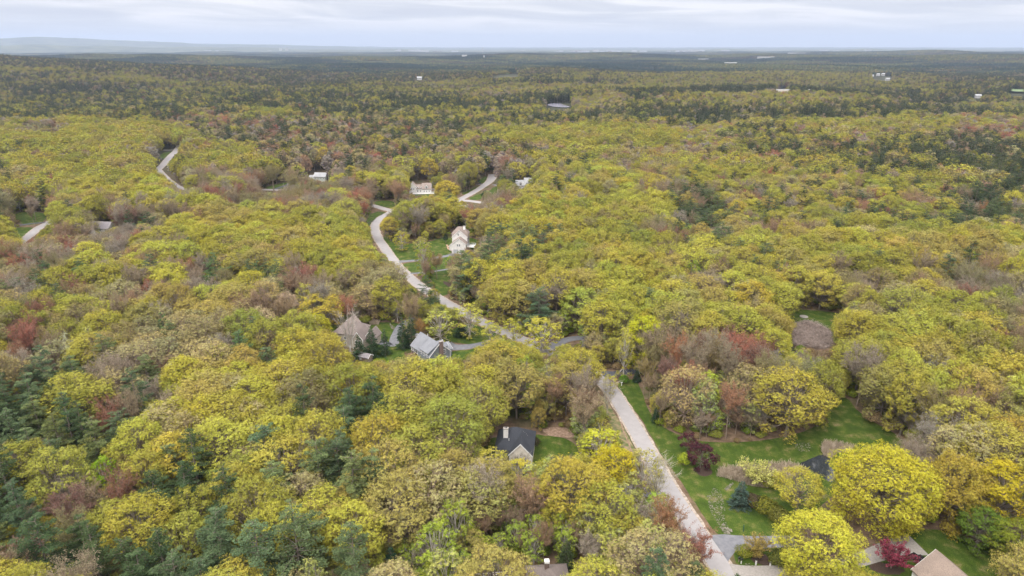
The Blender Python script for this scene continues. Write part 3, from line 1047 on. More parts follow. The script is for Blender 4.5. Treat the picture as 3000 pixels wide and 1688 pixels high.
def shrubby(seed, H=2.0, R=1.6, nl=1400, leaf=.2):
    r = np.random.RandomState(seed)
    q = rdir(r, nl, -.25)
    bump = 1 + .16 * np.sin(q[:, 0] * 4 + seed) * np.sin(q[:, 1] * 5 + 1) + .1 * np.sin(q[:, 2] * 7)
    C = q * [R, R, H * .55] * (bump * r.uniform(.72, 1.04, nl))[:, None] + [0, 0, H * .48]
    C[:, 2] = np.maximum(C[:, 2], .08)
    v = r.uniform(.65, 1.35, nl)
    V, F = leaf_faces(r, C, leaf, q)
    segs = []
    for i in range(9):
        e = rdir(r, 1, .3)[0] * [R * .7, R * .7, H * .8]
        limb(segs, (0, 0, -.1), e, .04, .015, r, .1, 2)
    bv, bf = tubes(segs, 4)
    return (V, F, np.stack([v, v, v], 1)), (bv, bf)


def wide(seed, H=8, R=5.5, nl=5200, leaf=.24):
    """low spreading ornamental tree, several stems, open layered crown"""
    r = np.random.RandomState(seed)
    segs, C, VC = [], [], []
    for i in range(30):
        a = i * 2.39996 + r.uniform(-.3, .3)
        f = math.sqrt((i + .5) / 30) * r.uniform(.8, 1.08)
        top = H * (1 - .42 * f * f) * r.uniform(.78, 1.0)
        e = np.array([math.cos(a) * R * f, math.sin(a) * R * f, top])
        st = np.array([0, 0, H * r.uniform(.08, .3)])
        pts = limb(segs, st, e, .07, .02, r, .15, 4, up=-.05)
        for j in range(7):
            k = r.randint(1, 4)
            b = pts[k]
            dd = rdir(r, 1, -.1)[0] + [math.cos(a) * .6, math.sin(a) * .6, .35]
            e2 = b + dd / np.linalg.norm(dd) * r.uniform(.7, 1.7) * R / 5
            segs.append((b, e2, .022, .01))
            n = nl // 210
            t = r.uniform(.2, 1.1, n)[:, None]
            C.append(b * (1 - t) + e2 * t + rdir(r, n) * .3)
            lv = r.uniform(.8, 1.2)
            v = lv * r.uniform(.65, 1.35, n)
            VC.append(np.stack([v, v, v], 1))
    limb(segs, (0, 0, -.4), (0, 0, H * .5), .2, .08, r, .05, 3)
    C, VC = np.concatenate(C), np.concatenate(VC)
    V, F = leaf_faces(r, C, leaf, None, .8)
    bv, bf = tubes(segs, 4)
    return (V, F, VC), (bv, bf)


PROTO = {}          # name -> (crown mesh, trunk mesh, joined mesh, H, R)


def proto(name, data, H, R, leafm, barkm):
    (V, F, VC), (bv, bf) = data
    cm = make_mesh(name + '_crown', V, [F], [leafm], vc=VC)
    tm = make_mesh(name + '_trunk', bv, [bf], [barkm])
    jm = make_mesh(name + '_whole', np.concatenate([V, bv]), [F, bf + len(V)], [leafm, barkm],
                   midx=np.concatenate([np.zeros(len(F)), np.ones(len(bf))]), vc=np.concatenate([VC, np.ones((len(bf), 3))]))
    PROTO[name] = (cm, tm, jm, H, R)


L_, N_, BK, GB, TW = M['leaf'], M['needle'], M['bark'], M['greybark'], M['twig']
NV = {'oak': 7, 'tan': 4, 'bud': 6, 'pine': 6, 'spruce': 3, 'birch': 4, 'shrub': 4}
for i in range(7):
    R_ = (6.8, 7.6, 6.2, 7.2, 8.2, 6.6, 7.4)[i]
    bs_ = (.2, .3, .16, .26, .24, .32, .2)[i]
    proto('oak%d' % i, broadleaf(100 + i, 20, R_, 29000, .19, base=bs_, nlobe=84, low=.1), 20, R_, L_, BK)
    proto('oak%d_far' % i, broadleaf(100 + i, 20, R_, 5600, .38, base=bs_, nlobe=60, low=0), 20, R_, L_, BK)
for i in range(4):
    R_ = (6.2, 7.0, 5.6, 6.8)[i]
    proto('tan%d' % i, broadleaf(140 + i, 18, R_, 17000, .19, base=.22, nlobe=56), 18, R_, L_, TW)
    proto('tan%d_far' % i, broadleaf(140 + i, 18, R_, 2600, .55, base=.25, nlobe=40, low=0), 18, R_, L_, TW)
for i in range(6):
    R_ = (4.8, 5.8, 4.4, 5.2, 6.2, 4.6)[i]
    proto('bud%d' % i, budding(160 + i, 16, R_, 14000, .2), 16, R_, L_, TW)
    proto('bud%d_far' % i, broadleaf(160 + i, 16, R_, 2400, .5, base=.1, nlobe=34, low=0), 16, R_, L_, TW)
for i in range(6):
    R_ = (5.0, 6.0, 4.6, 5.6, 6.6, 4.8)[i]
    proto('pine%d' % i, pine(180 + i, 21, R_, 13000, .36, irregular=(.3, .4, .25, .45, .5, .35)[i]), 21, R_, N_, BK)
    proto('pine%d_far' % i, pine(180 + i, 21, R_, 2200, .8, irregular=.35), 21, R_, N_, BK)
for i in range(3):
    proto('spruce%d' % i, spruce(200 + i, 12, 2.8), 12, 2.8, N_, BK)
    proto('spruce%d_far' % i, spruce(200 + i, 12, 2.8, 700, .95), 12, 2.8, N_, BK)
for i in range(4):
    proto('birch%d' % i, broadleaf(220 + i, 17, 3.7, 5600, .25, base=.12, nlobe=34, low=.3), 17, 3.7, L_, GB)
    proto('birch%d_far' % i, broadleaf(220 + i, 17, 3.7, 600, .75, base=.3, nlobe=14, low=0), 17, 3.7, L_, GB)
for i in range(4):
    proto('shrub%d' % i, shrubby(240 + i, 2.2, 1.7), 2.2, 1.7, L_, TW)
proto('widetree0', wide(260, 8, 5.5), 8, 5.5, L_, TW)
proto('widetree1', wide(261, 7, 5.0, 7500, .26), 7, 5.0, L_, BK)
proto('plum0', broadleaf(262, 8, 3.9, 5600, .26, base=.1, nlobe=26), 8, 3.9, L_, BK)
proto('plum1', broadleaf(263, 6, 2.5, 2600, .24, base=.1, nlobe=16), 6, 2.5, L_, BK)
proto('bigoak0', broadleaf(264, 22, 11.5, 95000, .19, base=.2, nlobe=210, low=.12), 22, 11.5, L_, BK)
proto('bigoak1', broadleaf(265, 18, 9.6, 75000, .19, base=.06, nlobe=170, low=.12), 18, 9.6, L_, BK)
proto('lime0', broadleaf(266, 19, 6.4, 34000, .19, base=.1, nlobe=84, low=.1), 19, 6.4, L_, BK)
proto('blossom0', budding(267, 16, 5.0, 7500, .24), 16, 5.0, L_, TW)
proto('snag0', budding(268, 21, 4.6, 3000, .13), 21, 4.6, L_, GB)

# tints: (colour words, rgb)
TINT = {
    'oak': [('olive green', (.29, .295, .055)), ('yellow green', (.35, .345, .064)), ('golden yellow', (.39, .355, .066)), ('bright yellow green', (.40, .40, .066)), ('bronze tinged', (.36, .315, .09))],
    'tan': [('brownish olive', (.27, .24, .10)), ('tan', (.35, .31, .14)), ('buff', (.37, .335, .15))],
    'bud': [('olive brown', (.25, .23, .11)), ('brown', (.28, .225, .145)), ('greyish', (.31, .27, .215)), ('russet', (.30, .205, .13))],
    'maple': [('maroon', (.23, .125, .095)), ('dull red', (.33, .14, .10)), ('rust red', (.36, .19, .11))],
    'pine': [('dark green', (.055, .088, .04)), ('blue green', (.08, .122, .062)), ('mid green', (.115, .155, .065))],
    'spruce': [('dark green', (.045, .068, .03)), ('deep green', (.035, .052, .026))],
    'birch': [('soft yellow green', (.37, .37, .08)), ('pale green', (.33, .36, .11)), ('fresh green', (.27, .34, .05))],
    'pale': [('cream', (.50, .50, .36)), ('pale grey green', (.36, .38, .26))],
}
SPEC = ['oak', 'tan', 'bud', 'maple', 'pine', 'spruce', 'birch', 'pale']
GEOM = {'oak': 'oak', 'tan': 'tan', 'bud': 'bud', 'maple': 'bud', 'pine': 'pine', 'spruce': 'spruce', 'birch': 'birch', 'pale': 'tan'}
TREENAME = {'oak': ('oak_tree', 'oak'), 'tan': ('young_leaf_oak_tree', 'half leafed oak'), 'bud': ('budding_tree', 'budding tree'), 'maple': ('red_maple_tree', 'red maple'),
            'pine': ('pine_tree', 'pine'), 'spruce': ('spruce_tree', 'spruce'), 'birch': ('birch_tree', 'birch'), 'pale': ('flowering_tree', 'flowering tree')}

# species by place: cx, cy, rx, ry (2576-wide pixels at crown height) and weights in SPEC order
BLOBS = [
    (120, 1080, 200, 130, (.03, 0, .05, .0, .92, 0, 0, 0)), (100, 1270, 200, 110, (.1, .1, .36, .07, .37, 0, 0, 0)),
    (330, 1290, 130, 80, (.15, .1, .5, .07, .18, 0, 0, 0)), (250, 1420, 200, 60, (.05, .05, .3, .07, .53, 0, 0, 0)),
    (250, 1400, 180, 50, (.05, .05, .3, .15, .45, 0, 0, 0)), (520, 1400, 220, 75, (.06, 0, .06, 0, .88, 0, 0, 0)), (420, 1260, 70, 60, (0, 0, .1, 0, .9, 0, 0, 0)), (560, 1210, 150, 60, (.9, .1, 0, 0, 0, 0, 0, 0)), (450, 1220, 60, 50, (0, 0, 0, 0, 1, 0, 0, 0)),
    (390, 1350, 90, 40, (1, 0, 0, 0, 0, 0, 0, 0)), (880, 1080, 90, 40, (0, 0, 0, 0, 1, 0, 0, 0)), (840, 1215, 110, 50, (.1, 0, 0, 0, .9, 0, 0, 0)),
    (640, 1330, 90, 50, (.9, .1, 0, 0, 0, 0, 0, 0)), (820, 1340, 100, 60, (.8, .1, 0, 0, 0, 0, .1, 0)), (650, 1420, 90, 40, (0, 0, .1, 0, .9, 0, 0, 0)),
    (980, 1150, 120, 60, (.95, 0, .05, 0, 0, 0, 0, 0)), (1100, 1400, 170, 60, (.1, 0, .2, 0, 0, .25, .45, 0)), (1300, 1330, 280, 95, (.1, .0, .16, .01, 0, .03, .7, 0)), (1620, 1300, 110, 130, (.15, .03, .15, .03, 0, 0, .64, 0)), (1430, 1200, 120, 60, (.6, .05, .05, 0, 0, 0, .3, 0)),
    (1130, 1220, 130, 60, (.5, .1, .2, 0, 0, 0, .2, 0)), (430, 1060, 130, 50, (.6, .3, .1, 0, 0, 0, 0, 0)), (290, 1000, 110, 70, (.2, .1, .6, .1, 0, 0, 0, 0)),
    (520, 970, 110, 50, (.5, .4, .1, 0, 0, 0, 0, 0)), (390, 980, 60, 60, (0, 0, .1, 0, .9, 0, 0, 0)), (620, 1120, 90, 60, (.5, .2, .2, 0, .1, 0, 0, 0)),
    (60, 880, 80, 60, (.05, .05, .4, .3, .2, 0, 0, 0)), (130, 790, 150, 60, (.2, .2, .25, .1, .25, 0, 0, 0)), (430, 830, 150, 60, (.1, .6, .2, 0, .1, 0, 0, 0)),
    (300, 780, 90, 40, (.3, .5, .1, .1, 0, 0, 0, 0)), (440, 720, 110, 50, (.1, .1, .7, .05, .05, 0, 0, 0)), (600, 620, 280, 70, (.45, .4, .12, .03, 0, 0, 0, 0)),
    (700, 790, 90, 45, (0, .6, .3, 0, 0, 0, 0, .1)), (780, 880, 60, 60, (.6, 0, .2, 0, 0, 0, .2, 0)), (330, 590, 170, 50, (.05, .1, .6, .2, .0, 0, .05, 0)),
    (100, 650, 120, 60, (.1, .1, .5, .2, .1, 0, 0, 0)), (280, 480, 260, 50, (.75, .05, .15, .05, 0, 0, 0, 0)), (200, 420, 220, 40, (.9, .05, .05, 0, 0, 0, 0, 0)),
    (230, 350, 240, 40, (.95, 0, .03, .02, 0, 0, 0, 0)), (110, 330, 70, 14, (.1, 0, .8, 0, .1, 0, 0, 0)), (250, 285, 420, 26, (.15, 0, .05, 0, .8, 0, 0, 0)),
    (270, 248, 420, 16, (.45, .05, .1, 0, .4, 0, 0, 0)), (700, 500, 260, 42, (.03, .1, .68, .17, 0, 0, .02, 0)), (700, 350, 190, 60, (.05, .08, .30, .08, .49, 0, 0, 0)),
    (520, 310, 60, 30, (.1, 0, .4, .2, .3, 0, 0, 0)), (700, 290, 60, 25, (.9, 0, .1, 0, 0, 0, 0, 0)), (560, 400, 100, 30, (.6, .1, .15, .15, 0, 0, 0, 0)),
    (900, 400, 220, 50, (.08, .12, .38, .08, .32, 0, .02, 0)), (1000, 330, 200, 45, (.1, .05, .25, .05, .55, 0, 0, 0)), (1180, 400, 170, 40, (.15, .1, .4, .05, .3, 0, 0, 0)),
    (1080, 430, 60, 20, (.5, .1, .2, .0, 0, .1, .1, 0)), (1230, 525, 70, 40, (.05, .1, .75, .1, 0, 0, 0, 0)), (1010, 590, 60, 40, (.2, .1, .5, .1, 0, .1, 0, 0)),
    (900, 700, 100, 60, (.2, .5, .3, 0, 0, 0, 0, 0)), (960, 780, 90, 50, (.3, .2, .2, 0, 0, .2, .1, 0)), (1100, 650, 60, 60, (.2, .1, .5, .05, 0, 0, .15, 0)),
    (1450, 350, 220, 30, (.82, .02, .05, 0, .08, 0, .0, .03)), (1250, 290, 200, 25, (.3, .05, .1, 0, .55, 0, 0, 0)), (1400, 310, 60, 16, (.1, 0, .7, 0, .2, 0, 0, 0)),
    (1500, 270, 120, 20, (.3, .3, .4, 0, 0, 0, 0, 0)), (1720, 285, 250, 22, (.15, .05, .1, 0, .7, 0, 0, 0)), (1450, 420, 120, 40, (.65, .1, .1, 0, .15, 0, 0, 0)),
    (1640, 420, 130, 40, (.3, .15, .4, .15, 0, 0, 0, 0)), (1830, 410, 90, 30, (.5, .1, .2, .15, .05, 0, 0, 0)), (1500, 560, 230, 60, (.85, .12, .03, 0, 0, 0, 0, 0)),
    (1650, 620, 50, 50, (.05, .05, .8, .1, 0, 0, 0, 0)), (1750, 540, 70, 50, (.05, 0, .15, 0, .8, 0, 0, 0)), (1900, 530, 80, 30, (.3, .1, .3, .05, .2, 0, .05, 0)),
    (2000, 350, 300, 35, (.35, .1, .35, .12, .08, 0, 0, 0)), (2100, 270, 250, 22, (.3, .1, .15, 0, .45, 0, 0, 0)), (2300, 300, 200, 20, (.7, 0, .1, .05, .05, 0, .1, 0)),
    (2050, 390, 160, 25, (.15, 0, .2, .1, .55, 0, 0, 0)), (2150, 450, 240, 35, (.55, .05, .1, .02, .28, 0, 0, 0)), (2430, 330, 150, 40, (.15, .1, .5, .2, .05, 0, 0, 0)),
    (2450, 430, 210, 80, (.06, .04, .07, .01, .82, 0, 0, 0)), (2420, 545, 200, 55, (.05, .02, .03, .0, .9, 0, 0, 0)), (2230, 440, 110, 40, (.15, .02, .08, 0, .75, 0, 0, 0)), (2050, 540, 160, 40, (.3, .1, .1, .1, .4, 0, 0, 0)),
    (2300, 520, 90, 40, (.5, .1, .2, .1, .1, 0, 0, 0)), (2250, 640, 340, 45, (.92, .08, 0, 0, 0, 0, 0, 0)), (1950, 600, 130, 30, (.5, .1, .4, 0, 0, 0, 0, 0)),
    (1500, 700, 240, 90, (.8, .12, .08, 0, 0, 0, 0, 0)), (1850, 760, 90, 60, (.5, .25, .25, 0, 0, 0, 0, 0)), (1820, 930, 125, 95, (.03, .03, .36, .52, 0, 0, .06, 0)),
    (1700, 900, 70, 70, (.1, .1, .5, .3, 0, 0, 0, 0)), (2050, 960, 70, 90, (.6, .1, .2, 0, 0, 0, .1, 0)), (1950, 1000, 80, 60, (.2, .25, .45, 0, 0, 0, .1, 0)),
    (2300, 850, 220, 70, (.94, .06, 0, 0, 0, 0, 0, 0)), (2300, 960, 230, 70, (.85, .1, .05, 0, 0, 0, 0, 0)), (2450, 1200, 150, 100, (.8, .2, 0, 0, 0, 0, 0, 0)),
    (1150, 950, 300, 60, (.85, .08, .02, 0, 0, 0, .05, 0)), (700, 1000, 120, 60, (.75, .2, .05, 0, 0, 0, 0, 0)), (1060, 840, 40, 30, (0, 0, .1, 0, 0, .9, 0, 0)),
    (1560, 850, 60, 60, (.7, .1, .1, 0, 0, 0, .1, 0)), (1350, 1000, 150, 60, (.7, .1, .15, 0, 0, 0, .05, 0)),
    (300, 262, 480, 30, (.2, .04, .04, .02, .7, 0, 0, 0)), (870, 258, 260, 26, (.1, .04, .06, .02, .78, 0, 0, 0)), (1150, 262, 200, 13, (.15, 0, .05, 0, .8, 0, 0, 0)),
    (1380, 251, 130, 9, (.1, 0, .05, 0, .85, 0, 0, 0)), (1180, 300, 200, 16, (.3, .05, .1, 0, .55, 0, 0, 0)), (1430, 300, 110, 13, (.08, 0, .05, 0, .87, 0, 0, 0)),
    (1750, 300, 210, 17, (.1, 0, .08, 0, .82, 0, 0, 0)), (1950, 262, 260, 13, (.45, .1, .3, .02, .13, 0, 0, 0)), (2060, 300, 220, 16, (.12, .02, .08, 0, .78, 0, 0, 0)),
    (2150, 325, 330, 13, (.75, .05, .1, .03, .07, 0, 0, 0)), (2380, 288, 260, 18, (.1, .04, .08, 0, .78, 0, 0, 0)), (2480, 262, 160, 9, (.4, .1, .3, 0, .2, 0, 0, 0)),
    (1900, 352, 100, 22, (.25, .05, .15, 0, .55, 0, 0, 0)), (600, 190, 760, 20, (.06, .04, .22, .03, .65, 0, 0, 0)), (1900, 200, 460, 20, (.38, .1, .22, .02, .28, 0, 0, 0)),
    (1500, 225, 380, 13, (.42, .1, .3, .03, .15, 0, 0, 0)), (1500, 345, 230, 26, (.88, .02, .03, 0, .05, 0, .0, .02)), (2200, 470, 280, 26, (.7, .05, .08, .01, .16, 0, 0, 0)),
    (760, 330, 160, 40, (.04, .08, .38, .10, .40, 0, 0, 0)), (900, 620, 90, 60, (.8, .15, .05, 0, 0, 0, 0, 0)), (650, 590, 240, 50, (.72, .2, .06, .02, 0, 0, 0, 0)),
]


def species(x, y, z, r):
    n = len(x)
    px, py, dep = proj(x, y, z + 13)
    px, py = px / 1.1646, py / 1.1646
    w = np.tile(np.array([.48, .18, .17, .018, .12, .01, .04, .003]), (n, 1))
    n1, n2 = wav(x, y, 90, 5), wav(x, y, 260, 6)
    w[:, 4] += sm(450, 1000, y) * .2
    w[:, 4] *= np.exp(2.0 * n2)
    w[:, 2] *= np.exp(2.0 * n1)
    w[:, 3] *= np.exp(1.2 * n1)
    w[:, 0] *= np.exp(-1.5 * n1)
    far = sm(1000, 1700, y)
    n3, n4 = wav(x, y, 420, 7), wav(x, y, 700, 8) + .5 * wav(x, y, 210, 18)
    wf = np.stack([.24 * np.exp(1.6 * n3), .1 + 0 * n3, .26 * np.exp(-1.2 * n3), .07 * np.exp(n4), 1.5 * np.exp(1.5 * n4), 0 * n3, .02 + 0 * n3, .006 + 0 * n3], 1)
    w = w * (1 - far[:, None]) + wf * far[:, None]
    for cx, cy, rx, ry, bw in BLOBS:
        q = ((px - cx) / rx) ** 2 + ((py - cy) / ry) ** 2
        q += .22 * wav(x, y, 30 + y * .03, int(cx) % 50)
        a = np.clip((1.3 - q) * 1.7, 0, 1)[:, None]
        w = w * (1 - a) + np.array(bw)[None] * a
    w = np.maximum(w, 0)
    w /= w.sum(1)[:, None]
    c = np.cumsum(w, 1)
    return (r.rand(n)[:, None] > c).sum(1).clip(0, len(SPEC) - 1)

ONES = 'first second third fourth fifth sixth seventh eighth ninth tenth eleventh twelfth thirteenth fourteenth fifteenth sixteenth seventeenth eighteenth nineteenth'.split()
TENS = {2: ('twenty', 'twentieth'), 3: ('thirty', 'thirtieth'), 4: ('forty', 'fortieth'), 5: ('fifty', 'fiftieth'), 6: ('sixty', 'sixtieth')}


def ordw(n):
    if n < 20:
        return ONES[n - 1]
    t_, o_ = divmod(n, 10)
    return TENS[t_][1] if o_ == 0 else TENS[t_][0] + '-' + ONES[o_ - 1]


# ------------------------------------------------------------------ buildings
def empty(name, loc, rz, label, cat, group=None):
    o = bpy.data.objects.new(name, None)
    COL.objects.link(o)
    o.location = loc
    o.rotation_euler = (0, 0, rz)
    return tag(o, label, cat, group)


def gable_prof(d, e, r, t=0.0):
    return [(-d / 2, 0), (d / 2, 0), (d / 2, e), (0, e + r), (-d / 2, e)]


class House:
    def __init__(s, name, label, loc, yaw, wallm, roofm, rad=8, cat='house', base_z=0.0):
        s.root = empty(name, (loc[0], loc[1], base_z), math.radians(yaw), label, cat)
        s.w, s.r = wallm, roofm
        s.wall = MB()
        HOUSES.append((loc[0], loc[1], rad))
        s.trim = MB()

    def vol(s, cx, cy, w, d, e, r, axis='x', hip=0.0, oh=.45, roofm=None, th=.22):
        """one block: w along x, d along y, eave e, rise r, ridge along axis; hip = metres the ridge is pulled in"""
        roofm = roofm or s.r
        if hip:
            s.wall.box(cx - w / 2, cx + w / 2, cy - d / 2, cy + d / 2, -.3, e)
            X, Y = w / 2 + oh, d / 2 + oh
            ez = e + .02
            if axis == 'x':
                rd = [(-(w / 2 - hip), 0), (w / 2 - hip, 0)]
            else:
                rd = [(0, -(d / 2 - hip)), (0, d / 2 - hip)]
            b = MB()
            V = [(cx - X, cy - Y, ez), (cx + X, cy - Y, ez), (cx + X, cy + Y, ez), (cx - X, cy + Y, ez)]
            V += [(x, y, z + .16) for x, y, z in V]
            V += [(cx + rd[0][0], cy + rd[0][1], e + r), (cx + rd[1][0], cy + rd[1][1], e + r)]
            F = [(3, 2, 1, 0), (0, 1, 5, 4), (1, 2, 6, 5), (2, 3, 7, 6), (3, 0, 4, 7)]
            if axis == 'x':
                F += [(4, 5, 9, 8), (5, 6, 9), (6, 7, 8, 9), (7, 4, 8)]
            else:
                F += [(4, 5, 8), (5, 6, 9, 8), (6, 7, 9), (7, 4, 8, 9)]
            b.add(V, F)
            return b.build('roof', roofm, s.root)
        L, S = (w, d) if axis == 'x' else (d, w)
        prof = [(u + (cy if axis == 'x' else cx), z if z else -.3) for u, z in gable_prof(S, e, r)]
        c = cx if axis == 'x' else cy
        s.wall.extrude(prof, c - L / 2, c + L / 2, axis)
        k = r / (S / 2)
        q = S / 2 + oh
        c2 = cy if axis == 'x' else cx
        t = th * math.sqrt(1 + k * k)
        rp = [(c2 - q, e - k * oh + .02), (c2, e + r + .02), (c2 + q, e - k * oh + .02), (c2 + q, e - k * oh + t), (c2, e + r + t), (c2 - q, e - k * oh + t)]
        b = MB()
        b.extrude(rp, c - L / 2 - .3, c + L / 2 + .3, axis)
        o = b.build('roof', roofm, s.root)
        # white rake boards at both gable ends
        tp = [(u, z - .1 if i < 3 else z - .03) for i, (u, z) in enumerate(rp)]
        for a in (c - L / 2 - .36, c + L / 2 + .302):
            MB().extrude(tp, a, a + .058, axis).build('rake_board', M['trim'], s.root)
        return o

    def corners(s, cx, cy, w, d, e):
        for x in (cx - w / 2, cx + w / 2):
            for y in (cy - d / 2, cy + d / 2):
                MB().box(x - .09, x + .09, y - .09, y + .09, -.2, e - .1).build('corner_board', M['trim'], s.root)

    def window(s, x, y, z, face, w=1.0, h=1.4, name='window', mull=True, parent=None):
        """face: 'x+','x-','y+','y-' ; a framed window standing proud of the wall"""
        sg = 1 if face[1] == '+' else -1
        f, p = MB(), MB()

        def bx(mb, u0, u1, z0, z1, a, b):
            a, b = (a * sg, b * sg) if sg > 0 else (b * sg, a * sg)
            if face[0] == 'x':
                mb.box(x + a, x + b, y + u0, y + u1, z + z0, z + z1)
            else:
                mb.box(x + u0, x + u1, y + a, y + b, z + z0, z + z1)
        t = .13
        bx(f, -w / 2 - t, w / 2 + t, h / 2, h / 2 + t, -.02, .1)
        bx(f, -w / 2 - t, w / 2 + t, -h / 2 - t, -h / 2, -.02, .12)
        bx(f, -w / 2 - t, -w / 2, -h / 2, h / 2, -.02, .1)
        bx(f, w / 2, w / 2 + t, -h / 2, h / 2, -.02, .1)
        if mull:
            bx(f, -w / 2, w / 2, -.04, .04, .03, .08)
            bx(f, -.03, .03, .04, h / 2, .032, .078)
            bx(f, -.03, .03, -h / 2, -.04, .032, .078)
        bx(p, -w / 2, w / 2, -h / 2, h / 2, .004, .03)
        fo = f.build(name, M['trim'], parent or s.root)
        p.build('pane', M['glass'], fo)
        return fo

    def gdormer(s, cx, y0, y1, z0, w, e, r, side=-1, win=True, roofm=None, wallm=None):
        """gabled dormer facing y (side=-1) from y0 (front) back to y1"""
        b = MB()
        prof = [(cx + u, z0 + z) for u, z in gable_prof(w, e, r)]
        b.extrude(prof, min(y0, y1), max(y0, y1), 'y')
        do = b.build('dormer', wallm or s.w, s.root)
        k = r / (w / 2)
        q = w / 2 + .22
        rb = MB()
        rp = [(cx - q, z0 + e - k * .22 + .01), (cx, z0 + e + r + .01), (cx + q, z0 + e - k * .22 + .01), (cx + q, z0 + e - k * .22 + .18), (cx, z0 + e + r + .18), (cx - q, z0 + e - k * .22 + .18)]
        f0 = y0 + side * .25
        rb.extrude(rp, min(f0, y1), max(f0, y1), 'y')
        rb.build('dormer_roof', roofm or s.r, do)
        tb = MB()
        tb.extrude([(u, z - .12 if i < 3 else z + .02) for i, (u, z) in enumerate(rp)], min(f0, f0 + side * .06), max(f0, f0 + side * .06), 'y')
        for sx_ in (-1, 1):
            tb.box(cx + sx_ * w / 2 - .1, cx + sx_ * w / 2 + .1, y0 + side * .04 - .06, y0 + side * .04 + .06, z0 + .1, z0 + e)
        tb.build('dormer_trim', M['trim'], do)
        if win:
            p = MB()
            p.box(cx - w * .27, cx + w * .27, min(y0, y0 + side * .05), max(y0, y0 + side * .05), z0 + e * .2, z0 + e * 1.02)
            p.build('dormer_pane', M['glass'], do)
            m_ = MB()
            m_.box(cx - .035, cx + .035, *sorted((y0 + side * .052, y0 + side * .09)), z0 + e * .2, z0 + e * 1.02)
            m_.box(cx - w * .27, cx + w * .27, *sorted((y0 + side * .054, y0 + side * .088)), z0 + e * .58, z0 + e * .66)
            m_.build('dormer_sash', M['trim'], do)
        return do

    def chimney(s, x, y, w, d, z0, z1, mat, cap=True):
        b = MB().box(x - w / 2, x + w / 2, y - d / 2, y + d / 2, z0, z1)
        o = b.build('chimney', mat, s.root)
        if cap:
            MB().box(x - w / 2 - .1, x + w / 2 + .1, y - d / 2 - .1, y + d / 2 + .1, z1, z1 + .16).build('chimney_cap', M['concrete'], o)
        return o

    def deck(s, x0, x1, y0, y1, z, mat, railm=None, name='deck', rail=True):
        b = MB().box(x0, x1, y0, y1, z - .25, z)
        for x in (x0 + .15, x1 - .15):
            for y in (y0 + .15, y1 - .15):
                b.box(x - .09, x + .09, y - .09, y + .09, -.2, z - .26)
        o = b.build(name, mat, s.root)
        if rail:
            r_ = MB()
            for (a, b_, c, d_) in ((x0, x1, y0, y0 + .08), (x0, x1, y1 - .08, y1), (x0, x0 + .08, y0 + .1, y1 - .1), (x1 - .08, x1, y0 + .1, y1 - .1)):
                r_.box(a, b_, c, d_, z + .92, z + 1.02)
                n = int(max(b_ - a, d_ - c) / .35)
                for i in range(n + 1):
                    px_ = a + (b_ - a) * i / n if b_ - a > d_ - c else (a + b_) / 2
                    py_ = c + (d_ - c) * i / n if b_ - a <= d_ - c else (c + d_) / 2
                    r_.box(px_ - .04, px_ + .04, py_ - .035, py_ + .035, z + .004, z + .918)
            r_.build(name + '_railing', railm or mat, o)
        return o

    def door(s, x, y, face, w=1.0, h=2.1, mat=None, z=0.1, name='door'):
        sg = 1 if face[1] == '+' else -1
        b = MB()
        a0, a1 = sorted((0.0 * sg, .09 * sg))
        if face[0] == 'x':
            b.box(x + a0, x + a1, y - w / 2, y + w / 2, z, z + h)
        else:
            b.box(x - w / 2, x + w / 2, y + a0, y + a1, z, z + h)
        return b.build(name, mat or M['trim'], s.root)

    def done(s):
        s.wall.build('wall', s.w, s.root)
        if s.trim.v:
            s.trim.build('trim', M['trim'], s.root)


# grey cape house
p = G(1260, 991, 9.4)
h = House('cape_house', 'grey clapboard cape house with long pale grey roof and brick end chimney', p, -52, M['greyblue'], M['grey_roof'], 9)
h.vol(0, 0, 14, 9.6, 5.2, 4.3)
h.corners(0, 0, 14, 9.6, 5.2)
b = MB().extrude([(-5.0, 3.0), (-.6, 3.0), (-.6, 9.2), (-5.0, 6.5)], .4, 6.7, 'x')
sd = b.build('shed_dormer', M['greyblue'], h.root)
MB().extrude([(-5.45, 6.36), (-.3, 9.5), (-.3, 9.72), (-5.45, 6.58)], .2, 6.9, 'x').build('shed_dormer_roof', M['grey_roof'], sd)
MB().extrude([(-5.5, 6.25), (-.6, 9.3), (-.6, 9.66), (-5.5, 6.55)], .13, .196, 'x').build('rake_board', M['grey_roof'], sd)
for x in (1.4, 3.4, 5.4):
    h.window(x, -5.0, 5.1, 'y-', .8, 1.1)
for x in (-6, -4.3, -2.6):
    h.window(x, -4.8, 3.9, 'y-', 1.0, 1.5)
for x in (-5.2, -1.2, 2.2, 5.2):
    h.window(x, -4.8 if x < 0 else -5.0, 1.6, 'y-', 1.0, 1.3)
h.door(-3.4, -4.8, 'y-', 1.8, 2.1, M['glass'], 2.3, 'sliding_door')
h.window(7, 2.2, 5.6, 'x+', .95, 1.5)
h.window(7, 3.1, 2.3, 'x+', .95, 1.4)
h.window(7, -2.6, 2.3, 'x+', .95, 1.4)
h.chimney(7.42, .5, .8, 1.5, -.2, 10.4, M['brick'])
h.gdormer(1.6, 4.4, .8, 5.2, 2.4, 1.7, 1.1, 1)
h.gdormer(4.4, 4.6, .8, 5.2, 2.4, 1.7, 1.1, 1)
h.vol(-1, 6.5, 5.5, 5, 3.0, 1.9, 'y')
h.deck(-6.8, -2.6, -8.2, -4.9, 2.1, M['deckwood'])
MB().tube((-3.4, 1.0, 8.8), (-3.4, 1.0, 9.9), .07).build('vent_pipe', M['trim'], h.root)
h.done()

